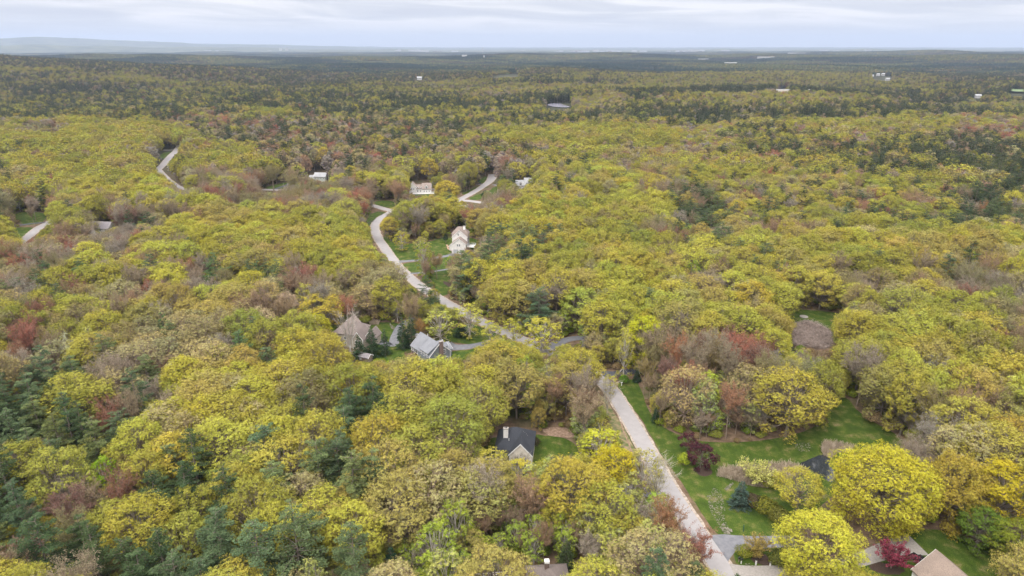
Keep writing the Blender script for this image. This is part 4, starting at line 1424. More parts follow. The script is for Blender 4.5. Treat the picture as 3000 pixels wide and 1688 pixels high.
# slate roofed house
p = G(1508, 1285, 8)
h = House('hip_roof_house', 'cream house with dark slate coloured hip roof and tall pale chimney', p, -6, M['cream'], M['slate'], 9)
h.vol(0, 2.5, 11, 11, 5.6, 4.9, 'x', hip=4.8)
h.vol(2.2, -1.4, 6.4, 7, 5.7, 3.5, 'y')
h.vol(-2.8, -3.0, 4.6, 3.2, 3.0, 2.0, 'x', hip=1.4)
h.corners(2.2, -1.4, 6.4, 7, 5.7)
h.chimney(-2.7, .2, 1.35, 1.1, 4.5, 11.2, M['white'])
b = MB()
b.tube((-2.95, .2, 11.36), (-2.95, .2, 11.7), .14); b.tube((-2.45, .2, 11.36), (-2.45, .2, 11.8), .14)
b.build('flue', M['black'], h.root)
MB().tube((-1.6, -1.4, 8), (-1.6, -1.4, 8.9), .06).build('vent_pipe', M['trim'], h.root)
for x in (1.0, 3.4):
    h.window(x, -4.9, 4.1, 'y-', 1.0, 1.4)
    h.window(x, -4.9, 1.5, 'y-', 1.2, 1.5)
h.window(-2.8, -4.6, 1.6, 'y-', 1.3, 1.4)
h.window(5.5, 3.6, 3.8, 'x+', 1.0, 1.3)
h.window(-5.5, -1, 3.8, 'x-', 1.0, 1.3); h.window(-5.5, 3, 3.8, 'x-', 1.0, 1.3)
h.door(-1.4, -4.6, 'y-')
h.done()

# tan hip roofed house behind the bare tree
p = G(1026, 955, 8)
h = House('tan_house', 'tan two storey house with brown hip roof behind a tall bare tree', p, -14, M['tan'], M['brown_roof'], 9)
h.vol(0, 1, 11.5, 11, 6.0, 4.2, 'x', hip=4.2)
h.vol(5.6, -1.2, 4.6, 8, 4.6, 3.0, 'y')
h.vol(-3.2, 7, 5.5, 6, 5.6, 3.2, 'y', roofm=M['rose_roof'])
h.vol(9.2, 1.6, 4.2, 7, 4.0, 2.6, 'y')
h.corners(5.6, -1.2, 4.6, 8, 4.6)
h.window(5.0, -5.2, 3.3, 'y-', .9, 1.4); h.window(6.3, -5.2, 3.3, 'y-', .9, 1.4)
for x in (-3.8, -.4):
    h.window(x, -4.5, 4.3, 'y-', .9, 1.3); h.window(x, -4.5, 1.7, 'y-', .9, 1.3)
h.window(-5.75, -1.5, 4.3, 'x-', .9, 1.3); h.window(-5.75, 2.5, 4.3, 'x-', .9, 1.3)
h.door(1.6, -4.5, 'y-')
h.done()

# garden shed
p = G(1071, 1046, 1.5)
h = House('garden_shed', 'small weathered wooden shed with a grey roof among brush', p, -24, M['wood'], M['metalroof'], 3, 'shed')
h.vol(0, 0, 4.6, 3.2, 2.1, 1.0, oh=.35)
h.door(.2, -1.6, 'y-', 1.2, 1.8, M['brick'])
h.window(-1.4, -1.6, 1.3, 'y-', .6, .6)
h.done()

# white house with the deck
p = G(1348, 717, 4)
h = House('white_house', 'tall white clapboard house with pale brown roofs and a white railed deck', p, -5, M['white'], M['rose_roof'], 9)
h.vol(0, 3.2, 9.0, 8, 9.2, 4.0, 'y')
h.vol(.2, -3.6, 8.4, 5.6, 6.2, 3.2, 'y')
h.vol(-.5, 6.2, 10.0, 5.4, 9.6, 4.4, 'x', hip=3.4)
h.corners(0, 3.2, 9, 8, 9.2); h.corners(.2, -3.6, 8.4, 5.6, 6.2)
h.window(-.9, -.8, 10.6, 'y-', .8, 1.3)
h.window(-.55, -6.4, 5.4, 'y-', .8, 1.3); h.window(.6, -6.4, 5.4, 'y-', .8, 1.3)
h.door(-1.7, -6.4, 'y-', 2.9, 2.6, M['grey'], .1, 'garage_door')
h.door(2.1, -6.4, 'y-', 2.9, 2.6, M['grey'], .1, 'garage_door')
h.window(4.5, 2, 5.6, 'x+', .9, 1.3); h.window(4.5, 5, 5.6, 'x+', .9, 1.3)
h.chimney(2.0, 5.4, 1.3, 1.0, 10, 14.4, M['trim'])
h.vol(-5.6, 2.4, 2.4, 4.0, 2.8, 1.0, 'y')
h.deck(4.5, 9.2, -1.5, 4.5, 3.0, M['trim'])
h.done()

# rose roofed white house
p = G(1232, 555, 3)
h = House('rambling_white_house', 'low white house with rose brown roofs and an arched front dormer', p, 6, M['white'], M['rose_roof'], 11)
h.vol(-6.5, 1.0, 6, 8, 5.6, 3.4, 'y')
h.vol(-.8, 1.4, 6.4, 6.4, 4.2, 2.6)
h.vol(5.4, 0, 7.4, 8, 4.2, 4.0)
for x in (-2.2, .8):
    h.gdormer(x, -1.6, 1.0, 3.8, 1.5, 1.1, .8)
h.gdormer(5.2, -3.9, 0, 4.3, 2.4, 1.7, 1.3)
h.window(-7.4, -3.0, 4.0, 'y-', .8, 1.3); h.window(-5.6, -3.0, 4.0, 'y-', .8, 1.3)
for x in (-2.4, 0, 3.2, 5.2, 7.4):
    h.window(x, -1.8 if x < 1 else -4.0, 1.9, 'y-', .9, 1.3)
h.door(-7, -3.0, 'y-')
h.window(9.1, 0, 2.2, 'x+', .9, 1.3)
h.deck(-10, 12.5, -6.6, -4.1, .5, M['trim'], name='porch_deck')
h.done()

# pale green house
p = G(941, 520, 5)
h = House('pale_green_house', 'pale green two storey house with light grey roof and brick chimney', p, -8, M['palegreen'], M['light_roof'], 9)
h.vol(0, 0, 11, 8, 6.4, 2.9)
h.vol(-8.3, .6, 5.6, 6.6, 4.0, 2.6)
h.chimney(5.9, 0, .8, 1.2, -.2, 10.2, M['brick'])
for x in (-4, -1.4, 1.4, 4):
    h.window(x, -4, 4.9, 'y-', .9, 1.3); h.window(x, -4, 1.9, 'y-', .9, 1.3)
h.window(-8.3, -2.7, 2.0, 'y-', 1.6, 1.4)
h.done()

# roof beyond, left of the cul-de-sac
p = G(1342, 500, 7)
h = House('brick_chimney_house', 'house with a steep grey brown roof half hidden left of the cul-de-sac', p, 24, M['tan'], M['metalroof'], 7)
h.vol(0, 0, 10, 8, 5.4, 4.0)
h.chimney(3.0, 0, .8, .9, 6, 10.8, M['brick'])
for x in (-3, 0, 3):
    h.window(x, -4, 3.6, 'y-', .9, 1.3)
h.done()
p = G(1275, 545, 0)
h = House('small_shed', 'small grey shed with a yellow base behind the rose roofed house', p, 10, M['grey'], M['light_roof'], 2.5, 'shed')
h.vol(0, 0, 3.4, 3, 2.6, 1.0)
MB().box(-1.8, 1.8, -1.75, -1.52, .05, .6).build('base_board', M['yellowp'], h.root)
h.done()

# white gabled house right of the cul-de-sac
p = G(1534, 540, 4)
h = House('white_gabled_house', 'white house with grey roof and round topped dormer right of the cul-de-sac', p, 8, M['white'], M['light_roof'], 9)
h.vol(-3.0, -1, 8, 8, 4.0, 3.8)
h.vol(4.4, 1.4, 7, 8, 5.6, 3.6)
h.gdormer(-3.2, -4.8, -1, 4.1, 2.6, 1.6, 1.3)
h.gdormer(4.4, -2.6, 1, 5.6, 2.2, 1.4, 1.1)
for x in (-5.6, -3.2, -.8):
    h.window(x, -5, 1.9, 'y-', .9, 1.3)
for x in (2.6, 5.8):
    h.window(x, -2.6, 3.6, 'y-', .9, 1.3)
h.deck(-11.5, -7.1, -3.5, -.5, 3.0, M['trim'], rail=False)
h.done()

# tan roofed house, bottom right corner
pa, pb = G(2745, 1612, 9.2), G(2832, 1688, 9.2)
yaw = math.degrees(math.atan2(pb[1] - pa[1], pb[0] - pa[0]))
yr = math.radians(yaw)
LH = 17
p = (pa[0] + math.cos(yr) * (LH / 2), pa[1] + math.sin(yr) * (LH / 2))
h = House('tan_roof_house', 'white house with a broad tan roof and white framed dormer at bottom right', p, yaw, M['white'], M['tan_roof'], 9)
h.vol(0, 0, LH, 10.4, 4.6, 4.4)
h.gdormer(-1.2, -3.9, .2, 4.75, 2.2, 2.0, 1.5)
h.gdormer(4.2, -3.9, .2, 4.75, 2.2, 2.0, 1.5)
h.corners(0, 0, LH, 10.4, 4.6)
for x in (-6, -3, 2, 5):
    h.window(x, -5.2, 2.2, 'y-', 1.0, 1.4)
h.window(-8.5, 0, 5.4, 'x-', .9, 1.3)
MB().extrude([(2.6, 6.92), (3.6, 6.06), (3.6, 6.26), (2.6, 7.12)], -2, -.6, 'x').build('skylight', M['glass'], h.root)
h.done()

# roof with cupola at the bottom edge, and the railed pale deck
p = G(1607, 1700, 3)
h = House('pavilion_house', 'brown hip roofed building with a small white topped chimney at the bottom edge', p, 4, M['cream'], M['brown_roof'], 5)
h.vol(0, 0, 9, 9, 3.0, 3.4, 'x', hip=4.3)
h.chimney(-.4, .6, 1.0, 1.0, 5, 7.6, M['brick'])
MB().box(-.95, .15, .05, 1.15, 7.77, 8.2).build('chimney_hood', M['trim'], h.root)
h.window(0, -4.5, 1.6, 'y-'); h.window(-2.6, -4.5, 1.6, 'y-'); h.window(2.6, -4.5, 1.6, 'y-')
h.done()
pa, pb = G(1388, 1692, 1.2), G(1512, 1681, 1.2)
yw = math.atan2(pb[1] - pa[1], pb[0] - pa[0])
dk = empty('railed_deck', ((pa[0] + pb[0]) / 2, (pa[1] + pb[1]) / 2 - 2.0, 0), yw, 'pale grey deck with a white railing at the bottom edge', 'deck')
HOUSES.append((dk.location[0], dk.location[1], 5))
MB().box(-6.2, 6.2, -2.4, 1.9, .9, 1.2).build('deck_boards', M['concrete'], dk)
b = MB()
for i in range(8):
    x = -6.1 + 12.2 * i / 7
    b.box(x - .09, x + .09, 1.72, 1.9, 1.204, 2.2)
b.box(-6.2, 6.2, 1.74, 1.88, 2.204, 2.3); b.box(-6.2, 6.2, 1.78, 1.84, 1.6, 1.68)
b.build('railing', M['trim'], dk)
b = MB()
for x in (-6, -2, 2, 6):
    b.box(x - .12, x + .12, -2.2, -1.96, -.1, .896); b.box(x - .12, x + .12, 1.5, 1.74, -.1, .896)
b.build('support', M['wood'], dk)

# houses that only peep through the crowns
def simple_house(px, name, label, yaw, wm, rm, w=12, d=8, e=5, r=3.2, z=5, rad=6, base=0.0, chim=None):
    p = G(px[0], px[1], z)
    h = House(name, label, p, yaw, wm, rm, rad, base_z=base)
    h.vol(0, 0, w, d, e, r)
    for x in np.linspace(-w / 2 + 2, w / 2 - 2, 4):
        h.window(x, -d / 2, e * .38, 'y-', .9, 1.3)
        if e > 4.5:
            h.window(x, -d / 2, e * .8, 'y-', .9, 1.2)
    if chim is not None:
        h.chimney(w * .3, 0, .8, .9, e, e + r + 1.1, chim)
    h.done()
    return h


simple_house((2614, 893), 'grey_roof_house', 'house showing only a grey roof tip behind the right hand oaks', 20, M['tan'], M['grey_roof'], 13, 9, 5, 4, 7, 5, chim=M['brick'])
simple_house((2168, 556), 'brown_roof_house', 'house with a brown roof among oaks on the right of the wood', 14, M['tan'], M['brown_roof'], 16, 9, 5, 3.4, 6, 8)
simple_house((1690, 562), 'cream_gabled_house', 'cream house with pale gables buried in yellow green oaks', -12, M['cream'], M['light_roof'], 14, 9, 5.4, 3.6, 5, 7)
simple_house((1765, 618), 'low_grey_house', 'long low grey roofed house sunk among the oaks', -6, M['grey'], M['light_roof'], 17, 9, 4, 2.6, 5, 7)
simple_house((300, 668), 'pale_bare_tree_house', 'pale two storey house veiled by bare trees at left', -8, M['white'], M['metalroof'], 15, 9, 5.8, 3.4, 5, 6)
simple_house((708, 468), 'pale_gabled_house', 'small pale gabled house among russet trees at upper left', 10, M['white'], M['light_roof'], 11, 8, 5, 3.6, 5, 6)
simple_house((1365, 612), 'half_hidden_grey_house', 'grey house half hidden by budding trees below the road stub', -10, M['tan'], M['light_roof'], 13, 9, 5, 3.4, 6, 6)
simple_house((138, 398), 'brown_roof_cottage', 'far cottage with a brown roof and white chimney in the left oaks', 5, M['tan'], M['metalroof'], 13, 8, 4, 3, 6, 8, chim=M['trim'])
simple_house((2288, 655), 'pine_shaded_house', 'pale green house glimpsed between tall pines', 5, M['palegreen'], M['light_roof'], 12, 8, 5.5, 3.2, 4, 6)
simple_house((668, 384), 'roadside_house', 'pale roofed house beside the upper left road behind oaks', 12, M['white'], M['light_roof'], 13, 8, 5, 3, 5, 7)
simple_house((578, 366), 'white_tall_house', 'narrow white house behind grey budding trees at upper left', 0, M['white'], M['metalroof'], 7, 7, 7, 3, 5, 6)


def ground_at(px, py, z=0.0):
    """first point of the rolling land (plus z) met under this pixel"""
    u, v = (px - 1500) / FPX, (844 - py) / FPX
    dy, dz = CP + v * SP, -SP + v * CP
    k = np.geomspace(300, 17000, 1500)
    t = k / dy
    hh = hgt(u * t, k)
    m = np.where(CAMH + dz * t <= hh + z)[0]
    i = int(m[0]) if len(m) else len(k) - 1
    return float(u * t[i]), float(k[i]), float(hh[i])


FARHOUSES = [
    ((1229, 231), 'far_white_house', 'white far house standing alone above the middle woods', M['white'], M['light_roof'], 20, 12, 9, 6, 0),
    ((1361, 165), 'far_white_barn', 'long white far building in the dark woods left of centre', M['white'], M['light_roof'], 42, 14, 9, 5, 0),
    ((1418, 167), 'far_small_house', 'tiny pale far house in the dark woods right of the white building', M['white'], M['metalroof'], 10, 9, 7, 4, 0),
    ((2140, 187), 'far_blue_roofed_works', 'low white works building with pale blue roof on the right', M['white'], M['light_roof'], 60, 26, 10, 3, 0),
    ((2244, 169), 'far_long_warehouse', 'long bright white far warehouse right of centre', M['trim'], M['trim'], 125, 40, 12, 1.5, 0),
    ((2060, 174), 'far_grey_warehouse', 'thin grey far warehouse left of the bright one', M['white'], M['light_roof'], 80, 24, 8, 2, 0),
    ((2341, 157), 'far_widest_warehouse', 'widest white far warehouse below the right horizon', M['trim'], M['trim'], 250, 50, 14, 2, 0),
    ((1531, 138), 'far_white_block', 'single white block on the horizon left of the town', M['trim'], M['trim'], 190, 60, 40, 1, 0),
    ((2555, 223), 'far_left_hill_house', 'leftmost far house of the cluster on the right hillside', M['grey'], M['light_roof'], 13, 10, 7, 4, 0),
    ((2572, 220), 'far_white_hill_house', 'white far house in the middle of the right hillside cluster', M['white'], M['light_roof'], 15, 10, 8, 4, 0),
    ((2587, 219), 'far_right_hill_house', 'rightmost upper far house of the right hillside cluster', M['white'], M['light_roof'], 15, 10, 8, 4, 0),
    ((2600, 233), 'far_lower_hill_house', 'lowest far house of the right hillside cluster', M['white'], M['light_roof'], 16, 10, 7, 4, 0),
    ((2865, 283), 'far_edge_house', 'white far house with grey roof near the right edge field', M['white'], M['light_roof'], 14, 10, 6, 4, 0),
    ((2295, 264), 'far_long_low_house', 'long low pale roof among woods right of centre', M['cream'], M['light_roof'], 30, 10, 4, 3, 0),
    ((2370, 266), 'far_pale_roof_house', 'small pale roof just right of the long low roof', M['white'], M['light_roof'], 12, 9, 5, 3, 0),
    ((1108, 226), 'far_left_white_house', 'small white far house left of the lone white one', M['white'], M['metalroof'], 13, 9, 6, 4, 0),
    ((962, 226), 'far_bluish_house', 'pale blue roofed far house at the upper left of centre', M['white'], M['light_roof'], 16, 10, 6, 4, 0),
    ((50, 117), 'far_left_edge_plant', 'white far buildings near the left edge horizon', M['white'], M['light_roof'], 300, 60, 30, 3, 0),
    ((604, 124), 'far_left_works', 'pale far works on the left horizon', M['trim'], M['trim'], 160, 60, 45, 2, 0),
    ((632, 125), 'far_left_works_block', 'small bright block right of the left horizon works', M['trim'], M['trim'], 70, 40, 40, 2, 0),
    ((787, 126), 'far_small_tank_block', 'low white block left of the twin towers', M['trim'], M['trim'], 70, 40, 30, 2, 0),
    ((820, 124), 'far_twin_tower', 'left of the two white horizon towers', M['trim'], M['trim'], 60, 40, 95, 2, 0),
    ((838, 124), 'far_twin_tower', 'right of the two white horizon towers', M['trim'], M['trim'], 60, 40, 95, 2, 0),
]
PXW = {'far_white_barn': (14, 3), 'far_small_house': (4, 3), 'far_blue_roofed_works': (32, 3), 'far_long_warehouse': (43, 2.2), 'far_grey_warehouse': (27, 1.5), 'far_widest_warehouse': (56, 1.6),
       'far_white_block': (13, 2), 'far_left_edge_plant': (26, 2.5), 'far_left_works': (16, 4), 'far_left_works_block': (7, 4), 'far_small_tank_block': (9, 3), 'far_twin_tower': (6, 8), 'far_long_low_house': (36, 2.5)}
M['farwhite'] = siding('far_wall_paint', (.4, .4, .4))
M['farroof'] = noisy('far_roofing', (.36, .37, .39), (.46, .47, .49), .05)
for px, nm, lb, wm, rm, w, d, e, r, yaw in FARHOUSES:
    wm, rm = {M['trim']: M['farwhite'], M['white']: M['farwhite']}.get(wm, wm), (M['farwhite'] if nm == 'far_long_warehouse' else M['farroof'])
    x, y, z = ground_at(px[0], px[1], 15)
    dd = math.hypot(x, y)
    if dd > 14000:
        x, y, dd = x * 14000 / dd, y * 14000 / dd, 14000
        z = float(hgt(x, y))
    zl = z + 16
    e, r, w, d = e * .5, r * .6, w * .8, d * .7
    if nm in PXW:
        w, e = PXW[nm][0] * dd / FPX, PXW[nm][1] * dd / FPX
        r = min(r, e * .3)
        d = min(d, w * .6)
    root = empty('distant_building', (x, y, zl - 2), math.radians((len(lb) * 7) % 30 - 15 if w < 25 else (len(lb) * 3) % 6 - 3), lb, 'building')
    b = MB().box(-w / 2, w / 2, -d / 2, d / 2, -14 if w > 40 else -3, e)
    b.build('wall', wm, root)
    MB().extrude([(-d / 2 - .5, e + .02), (d / 2 + .5, e + .02), (0, e + r)], -w / 2 - .5, w / 2 + .5, 'x').build('roof', rm, root)
    if w < 40:
        for xx in np.linspace(-w / 2 + 2, w / 2 - 2, 3):
            MB().box(xx - .6, xx + .6, -d / 2 - .06, -d / 2 + .02, e * .35, e * .65).build('window', M['glass'], root)
    HOUSES.append((x, y, max(w, d) * .4))
# town and stack on the horizon
rt = random.Random(5)
GRP = 'pale town blocks low on the horizon'
TOWN = []
for i in range(46):
    px = rt.choice([rt.gauss(1690, 45), rt.gauss(1760, 40), rt.gauss(2050, 70), rt.gauss(1250, 60), rt.gauss(2480, 80)])
    py = rt.uniform(140, 150) if 1500 < px < 1900 else rt.uniform(139, 146)
    x, y, z = ground_at(px, py, 8)
    dd = math.hypot(x, y)
    if dd > 13500:
        x, y = x * 13500 / dd, y * 13500 / dd
        z = float(hgt(x, y))
    z += 10
    s_ = math.hypot(x, y) / 14000
    w, e = rt.uniform(50, 170) * s_, rt.uniform(8, 28) * s_
    root = empty('distant_building', (x, y, z + 4), rt.uniform(-.3, .3), 'one of the pale town blocks strung along the horizon', 'building', GRP)
    TOWN.append((x / y, root))
    MB().box(-w / 2, w / 2, -25, 25, -12, e).build('wall', rt.choice([M['farwhite'], M['farroof'], M['brick'], M['grey']]), root)
    MB().box(-w / 2 - 1, w / 2 + 1, -26, 26, e + .05, e + 3).build('roof', rt.choice([M['light_roof'], M['farwhite']]), root)
for k, (_a, o) in enumerate(sorted(TOWN, key=lambda q: q[0])):
    o['label'] = '%s pale town block from the left along the horizon' % ordw(k + 1)
x, y, z = ground_at(1414, 139)
x, y = x * 12500 / math.hypot(x, y), y * 12500 / math.hypot(x, y)
st = empty('smokestack', (x, y, -10), 0, 'single tall pale smokestack on the horizon near centre', 'smokestack')
MB().tube((0, 0, 0), (0, 0, 88), 8, 6, 12).build('shaft', M['farwhite'], st)
MB().tube((0, 0, 88.1), (0, 0, 93), 6.6, 6.6, 12).build('rim_band', M['brick'], st)


# ------------------------------------------------------------------ small things near the houses
def car(loc, rz, mat, label, name='parked_car'):
    o = empty(name, loc, rz, label, 'car')
    b = MB()
    b.extrude([(-2.3, .45), (-2.35, .85), (-2.1, 1.05), (-1.1, 1.1), (2.1, 1.1), (2.3, .95), (2.3, .4)], -.92, .92, 'y')
    b.v = [(v[0], v[1], v[2]) for v in b.v]
    b.build('body', mat, o)
    MB().extrude([(-1.15, 1.08), (-.5, 1.62), (1.75, 1.62), (2.1, 1.08)], -.8, .8, 'y').build('window', M['glass'], o)
    MB().extrude([(-.52, 1.6), (-.5, 1.7), (1.7, 1.7), (1.78, 1.6)], -.78, .78, 'y').build('roof', mat, o)
    for x in (-1.45, 1.4):
        for y in (-.9, .9):
            w = MB().tube((x, y - .12, .36), (x, y + .12, .36), .36, k=16).build('wheel', M['rubber'], o)
            MB().tube((x, y - .13 if y < 0 else y + .11, .36), (x, y - .11 if y < 0 else y + .13, .36), .2, k=12).build('rim', M['concrete'], w)
    for y in (-.65, .65):
        MB().box(-2.38, -2.3, y - .2, y + .2, .7, .86).build('headlight', M['trim'], o)
    return o


p = G(2694, 1640, .8)
car((p[0], p[1], .07), math.radians(-62), M['black'], 'black parked car beside the magenta tree')
HOUSES.append((p[0], p[1], 3))
p = G(1373, 746, .8)
car((p[0], p[1], .06), math.radians(10), M['trim'], 'white car parked in front of the white house')


def mailbox(px, label, boxm, postm):
    p = G(px[0], px[1])
    o = empty('mailbox', (p[0], p[1], .02), .5, label, 'mailbox')
    MB().box(-.09, .09, -.09, .09, 0, 1.1).build('post', postm, o)
    MB().extrude([(-.18, 1.105), (.18, 1.105), (.18, 1.35), (.09, 1.46), (-.09, 1.46), (-.18, 1.35)], -.3, .35, 'x').build('box', boxm, o)
    return o


mailbox((2164, 1647), 'black mailbox on a dark post at the grass corner', M['black'], M['wood'])
mailbox((2171, 1652), 'black mailbox on a pale post just right of the corner one', M['black'], M['trim'])
mailbox((1821, 1130), 'white mailbox by the round green bush at the road', M['trim'], M['trim'])
for px, lb in (((2214, 1656), 'short white marker post in front of the mulch bed'), ((2256, 1658), 'white marker post beside the bright yellow tree')):
    p = G(*px)
    o = empty('marker_post', (p[0], p[1], .02), .2, lb, 'post')
    MB().box(-.13, .13, -.13, .13, 0, 1.5).build('post', M['trim'], o)
    MB().add([(-.2, -.2, 1.505), (.2, -.2, 1.505), (.2, .2, 1.505), (-.2, .2, 1.505), (0, 0, 1.72)], [(3, 2, 1, 0), (0, 1, 4), (1, 2, 4), (2, 3, 4), (3, 0, 4)]).build('cap', M['black'], o)
p = G(2177, 1558)
o = MB().tube((0, 0, 0), (0, 0, 2.2), .12, .1).build('utility_marker', M['postgreen'], None, (p[0], p[1], 0))
tag(o, 'dark green marker post on the lawn by the blue grey driveway', 'post')
p = G(1924, 1255)
o = empty('yard_lamp', (p[0], p[1], 0), 0, 'thin dark lamp post on the lawn right of the road', 'lamp post')
MB().tube((0, 0, 0), (0, 0, 3.0), .06).build('post', M['black'], o)
MB().box(-.16, .16, -.16, .16, 3.01, 3.4).build('lantern', M['black'], o)
p = G(1222, 990, 3)
o = empty('satellite_dish', (p[0], p[1], 0), .3, 'white dish on a pole behind the grey cape house', 'dish')
MB().tube((0, 0, 0), (0, 0, 4), .06).build('pole', M['grey'], o)
MB().tube((0, 0, 4.3), (-.25, -.5, 4.6), .75, .85, 18).build('dish', M['trim'], o)
p = G(2355, 929)
o = tag(MB().tube((0, 0, .05), (0, 0, .35), 1.9, 1.9, 24).build('stone_disc', M['concrete'], None, (p[0], p[1], 0)), 'round pale stone table on the lawn behind the brush pile', 'table')
p = G(2363, 947)
o = empty('fire_pit', (p[0], p[1], 0), 0, 'round stone fire pit with a dark opening by the brush pile', 'fire pit')
b = MB()
for k in range(16):
    a = k * math.pi / 8
    b.box(math.cos(a) * 1.3 - .3, math.cos(a) * 1.3 + .3, math.sin(a) * 1.3 - .3, math.sin(a) * 1.3 + .3, 0, 1.0 + .15 * (k % 3))
b.build('stone_ring', M['stone'], o)
MB().tube((0, 0, .02), (0, 0, .7), 1.0, 1.0, 16).build('ash', M['black'], o)
p = G(1585, 1387, .6)
o = tag(MB().box(-.4, .4, -.3, .3, 0, .6).box(-.3, .3, -.2, .2, .61, .9).build('orange_bucket', M['orange'], None, (p[0], p[1], .03)), 'small orange container by the slate roofed house', 'container')


def stone_mesh(r, s):
    q = rdir(r, 12)
    import bmesh
    bm = bmesh.new()
    for v in q:
        bm.verts.new(v * s * [r.uniform(.7, 1.2), r.uniform(.7, 1.1), .6])
    bmesh.ops.convex_hull(bm, input=bm.verts)
    V = [tuple(v.co) for v in bm.verts]
    ix = {v: i for i, v in enumerate(bm.verts)}
    F = [tuple(ix[v] for v in f.verts) for f in bm.faces]
    bm.free()
    return V, F


def scatter_stones(name, poly, n, s, label, mat):
    s = s * .55
    r = np.random.RandomState(n)
    xs, ys = [q[0] for q in poly], [q[1] for q in poly]
    b = MB()
    k = 0
    c = G(np.mean(xs), np.mean(ys))
    while k < n:
        px, py = r.uniform(min(xs), max(xs)), r.uniform(min(ys), max(ys))
        if not inpoly([px], [py], poly)[0]:
            continue
        V, F = stone_mesh(r, s * r.uniform(.4, 1.3))
        x, y, _ = G(px, py)
        b.add([(v[0] + x - c[0], v[1] + y - c[1], v[2] + .1) for v in V], F)
        k += 1
    o = b.build(name, mat, None, (c[0], c[1], 0))
    struct(o, 'stuff', label)


scatter_stones('rubble', R7([(1960, 640), (2030, 560), (2100, 590), (2150, 780), (2140, 880), (2200, 980), (2200, 1030), (2130, 1010), (2060, 900), (2000, 800)]), 330, .34, 'loose stones lining the grassy swale', M['stone'])
scatter_stones('rubble', R7([(2100, 960), (2160, 950), (2215, 985), (2200, 1025), (2130, 1015)]), 60, .5, 'pale boulders at the foot of the swale', M['stone'])
scatter_stones('rubble', R7([(2140, 560), (2220, 500), (2230, 520), (2160, 585)]), 90, .3, 'pale stones leading to the pond', M['stone'])
scatter_stones('rubble', R8([(240, 110), (430, 100), (450, 150), (420, 190), (330, 200)]), 120, .28, 'grey stone patch on the lawn', M['stone'])
scatter_stones('rubble', [(2180, 1650), (2195, 1652), (2210, 1662), (2190, 1662)], 30, .25, 'small stones around the mailboxes', M['stone'])
scatter_stones('rubble', RH([(1280, 300), (1300, 300), (1400, 400), (1390, 430), (1340, 420)]), 60, .5, 'stone edging of the tan house lawn', M['stone'])


def sticks(name, poly, n, L, mat, label, h=1.6, thing=False, cat=None, up=.35):
    r = np.random.RandomState(n)
    xs, ys = [q[0] for q in poly], [q[1] for q in poly]
    P = []
    while len(P) < n:
        px, py = r.uniform(min(xs), max(xs), 500), r.uniform(min(ys), max(ys), 500)
        m = inpoly(px, py, poly)
        P += [G(a, b_)[:2] for a, b_ in zip(px[m], py[m])]
    P = np.array(P[:n])
    c = P.mean(0)
    P = P - c
    z = r.uniform(0, h, n) * (.4 + .6 * np.abs(np.sin(P[:, 0] * .35) * np.cos(P[:, 1] * .3)))
    d = rdir(r, n)
    d[:, 2] = np.abs(d[:, 2]) * up if up < 1 else 1.5
    d /= np.linalg.norm(d, axis=1)[:, None]
    A = np.column_stack([P, z])
    B = A + d * (L * r.uniform(.4, 1.2, n))[:, None]
    segs = [(a, b_, .05, .03) for a, b_ in zip(A, B)]
    V, F = tubes(segs, 3)
    o = link(name, make_mesh(name, V, [F], [mat]), loc=(c[0], c[1], 0))
    if thing:
        tag(o, label, cat)
    else:
        struct(o, 'stuff', label)
    return o


M['deadwood'] = noisy('dead_brush', (.2, .16, .14), (.46, .38, .34), .9)
M['reed'] = noisy('dry_reeds', (.34, .27, .2), (.56, .47, .37), .7)
BRUSH = R9([(255, 350), (330, 335), (440, 340), (560, 380), (615, 420), (640, 560), (600, 600), (500, 600), (250, 560)])
sheet('brush_floor', BRUSH, M['litter'], .05, label='bare ground under the brush pile')
sticks('brush_pile', BRUSH, 5200, 2.4, M['deadwood'], 'wide grey brown pile of cut brush on the right lawn', 2.2, True, 'brush pile')
sticks('reeds', R7([(2090, 370), (2400, 350), (2576, 360), (2576, 560), (2400, 540), (2250, 490), (2060, 440)]), 3200, 1.6, M['reed'], 'dry tan reeds and scrub beside the swale', .3, up=2)
sticks('reeds', R8([(570, 100), (700, 110), (860, 150), (830, 210), (700, 200), (640, 260), (560, 240), (530, 180)]), 1500, 1.5, M['reed'], 'dry tan reeds along the pond', .3, up=2)
sticks('reeds', R8([(0, 320), (220, 310), (420, 400), (200, 480), (0, 460)]), 1500, 1.5, M['reed'], 'dry tan reeds left of the pond', .3, up=2)
sticks('reeds', RH([(920, 300), (1000, 280), (1100, 300), (1090, 330), (930, 340)]), 600, 1.6, M['reed'], 'tan ornamental grass bank on the tan house lawn', .2, up=2)
sticks('fallen_brush', RH([(440, 800), (600, 850), (700, 1000), (500, 1060), (380, 960)]), 900, 2.2, M['deadwood'], 'tangle of fallen brush near the shed', .8)

# ------------------------------------------------------------------ single trees one can point at
EXPL = []


def place_tree(pname, x, y, z, s, rz, tint, name, label, cat, group=None, sz=None):
    cm, tm, jm, H, R = PROTO[pname]
    o = bpy.data.objects.new(name, None)
    COL.objects.link(o)
    o.location = (x, y, z)
    o.rotation_euler = (0, 0, rz)
    o.scale = (s, s, sz or s)
    o.empty_display_size = 1
    tag(o, label, cat, group)
    c = bpy.data.objects.new('crown', cm)
    COL.objects.link(c)
    c.parent = o
    c['tint'] = [float(t) for t in tint]
    t = bpy.data.objects.new('trunk', tm)
    COL.objects.link(t)
    t.parent = o
    return o


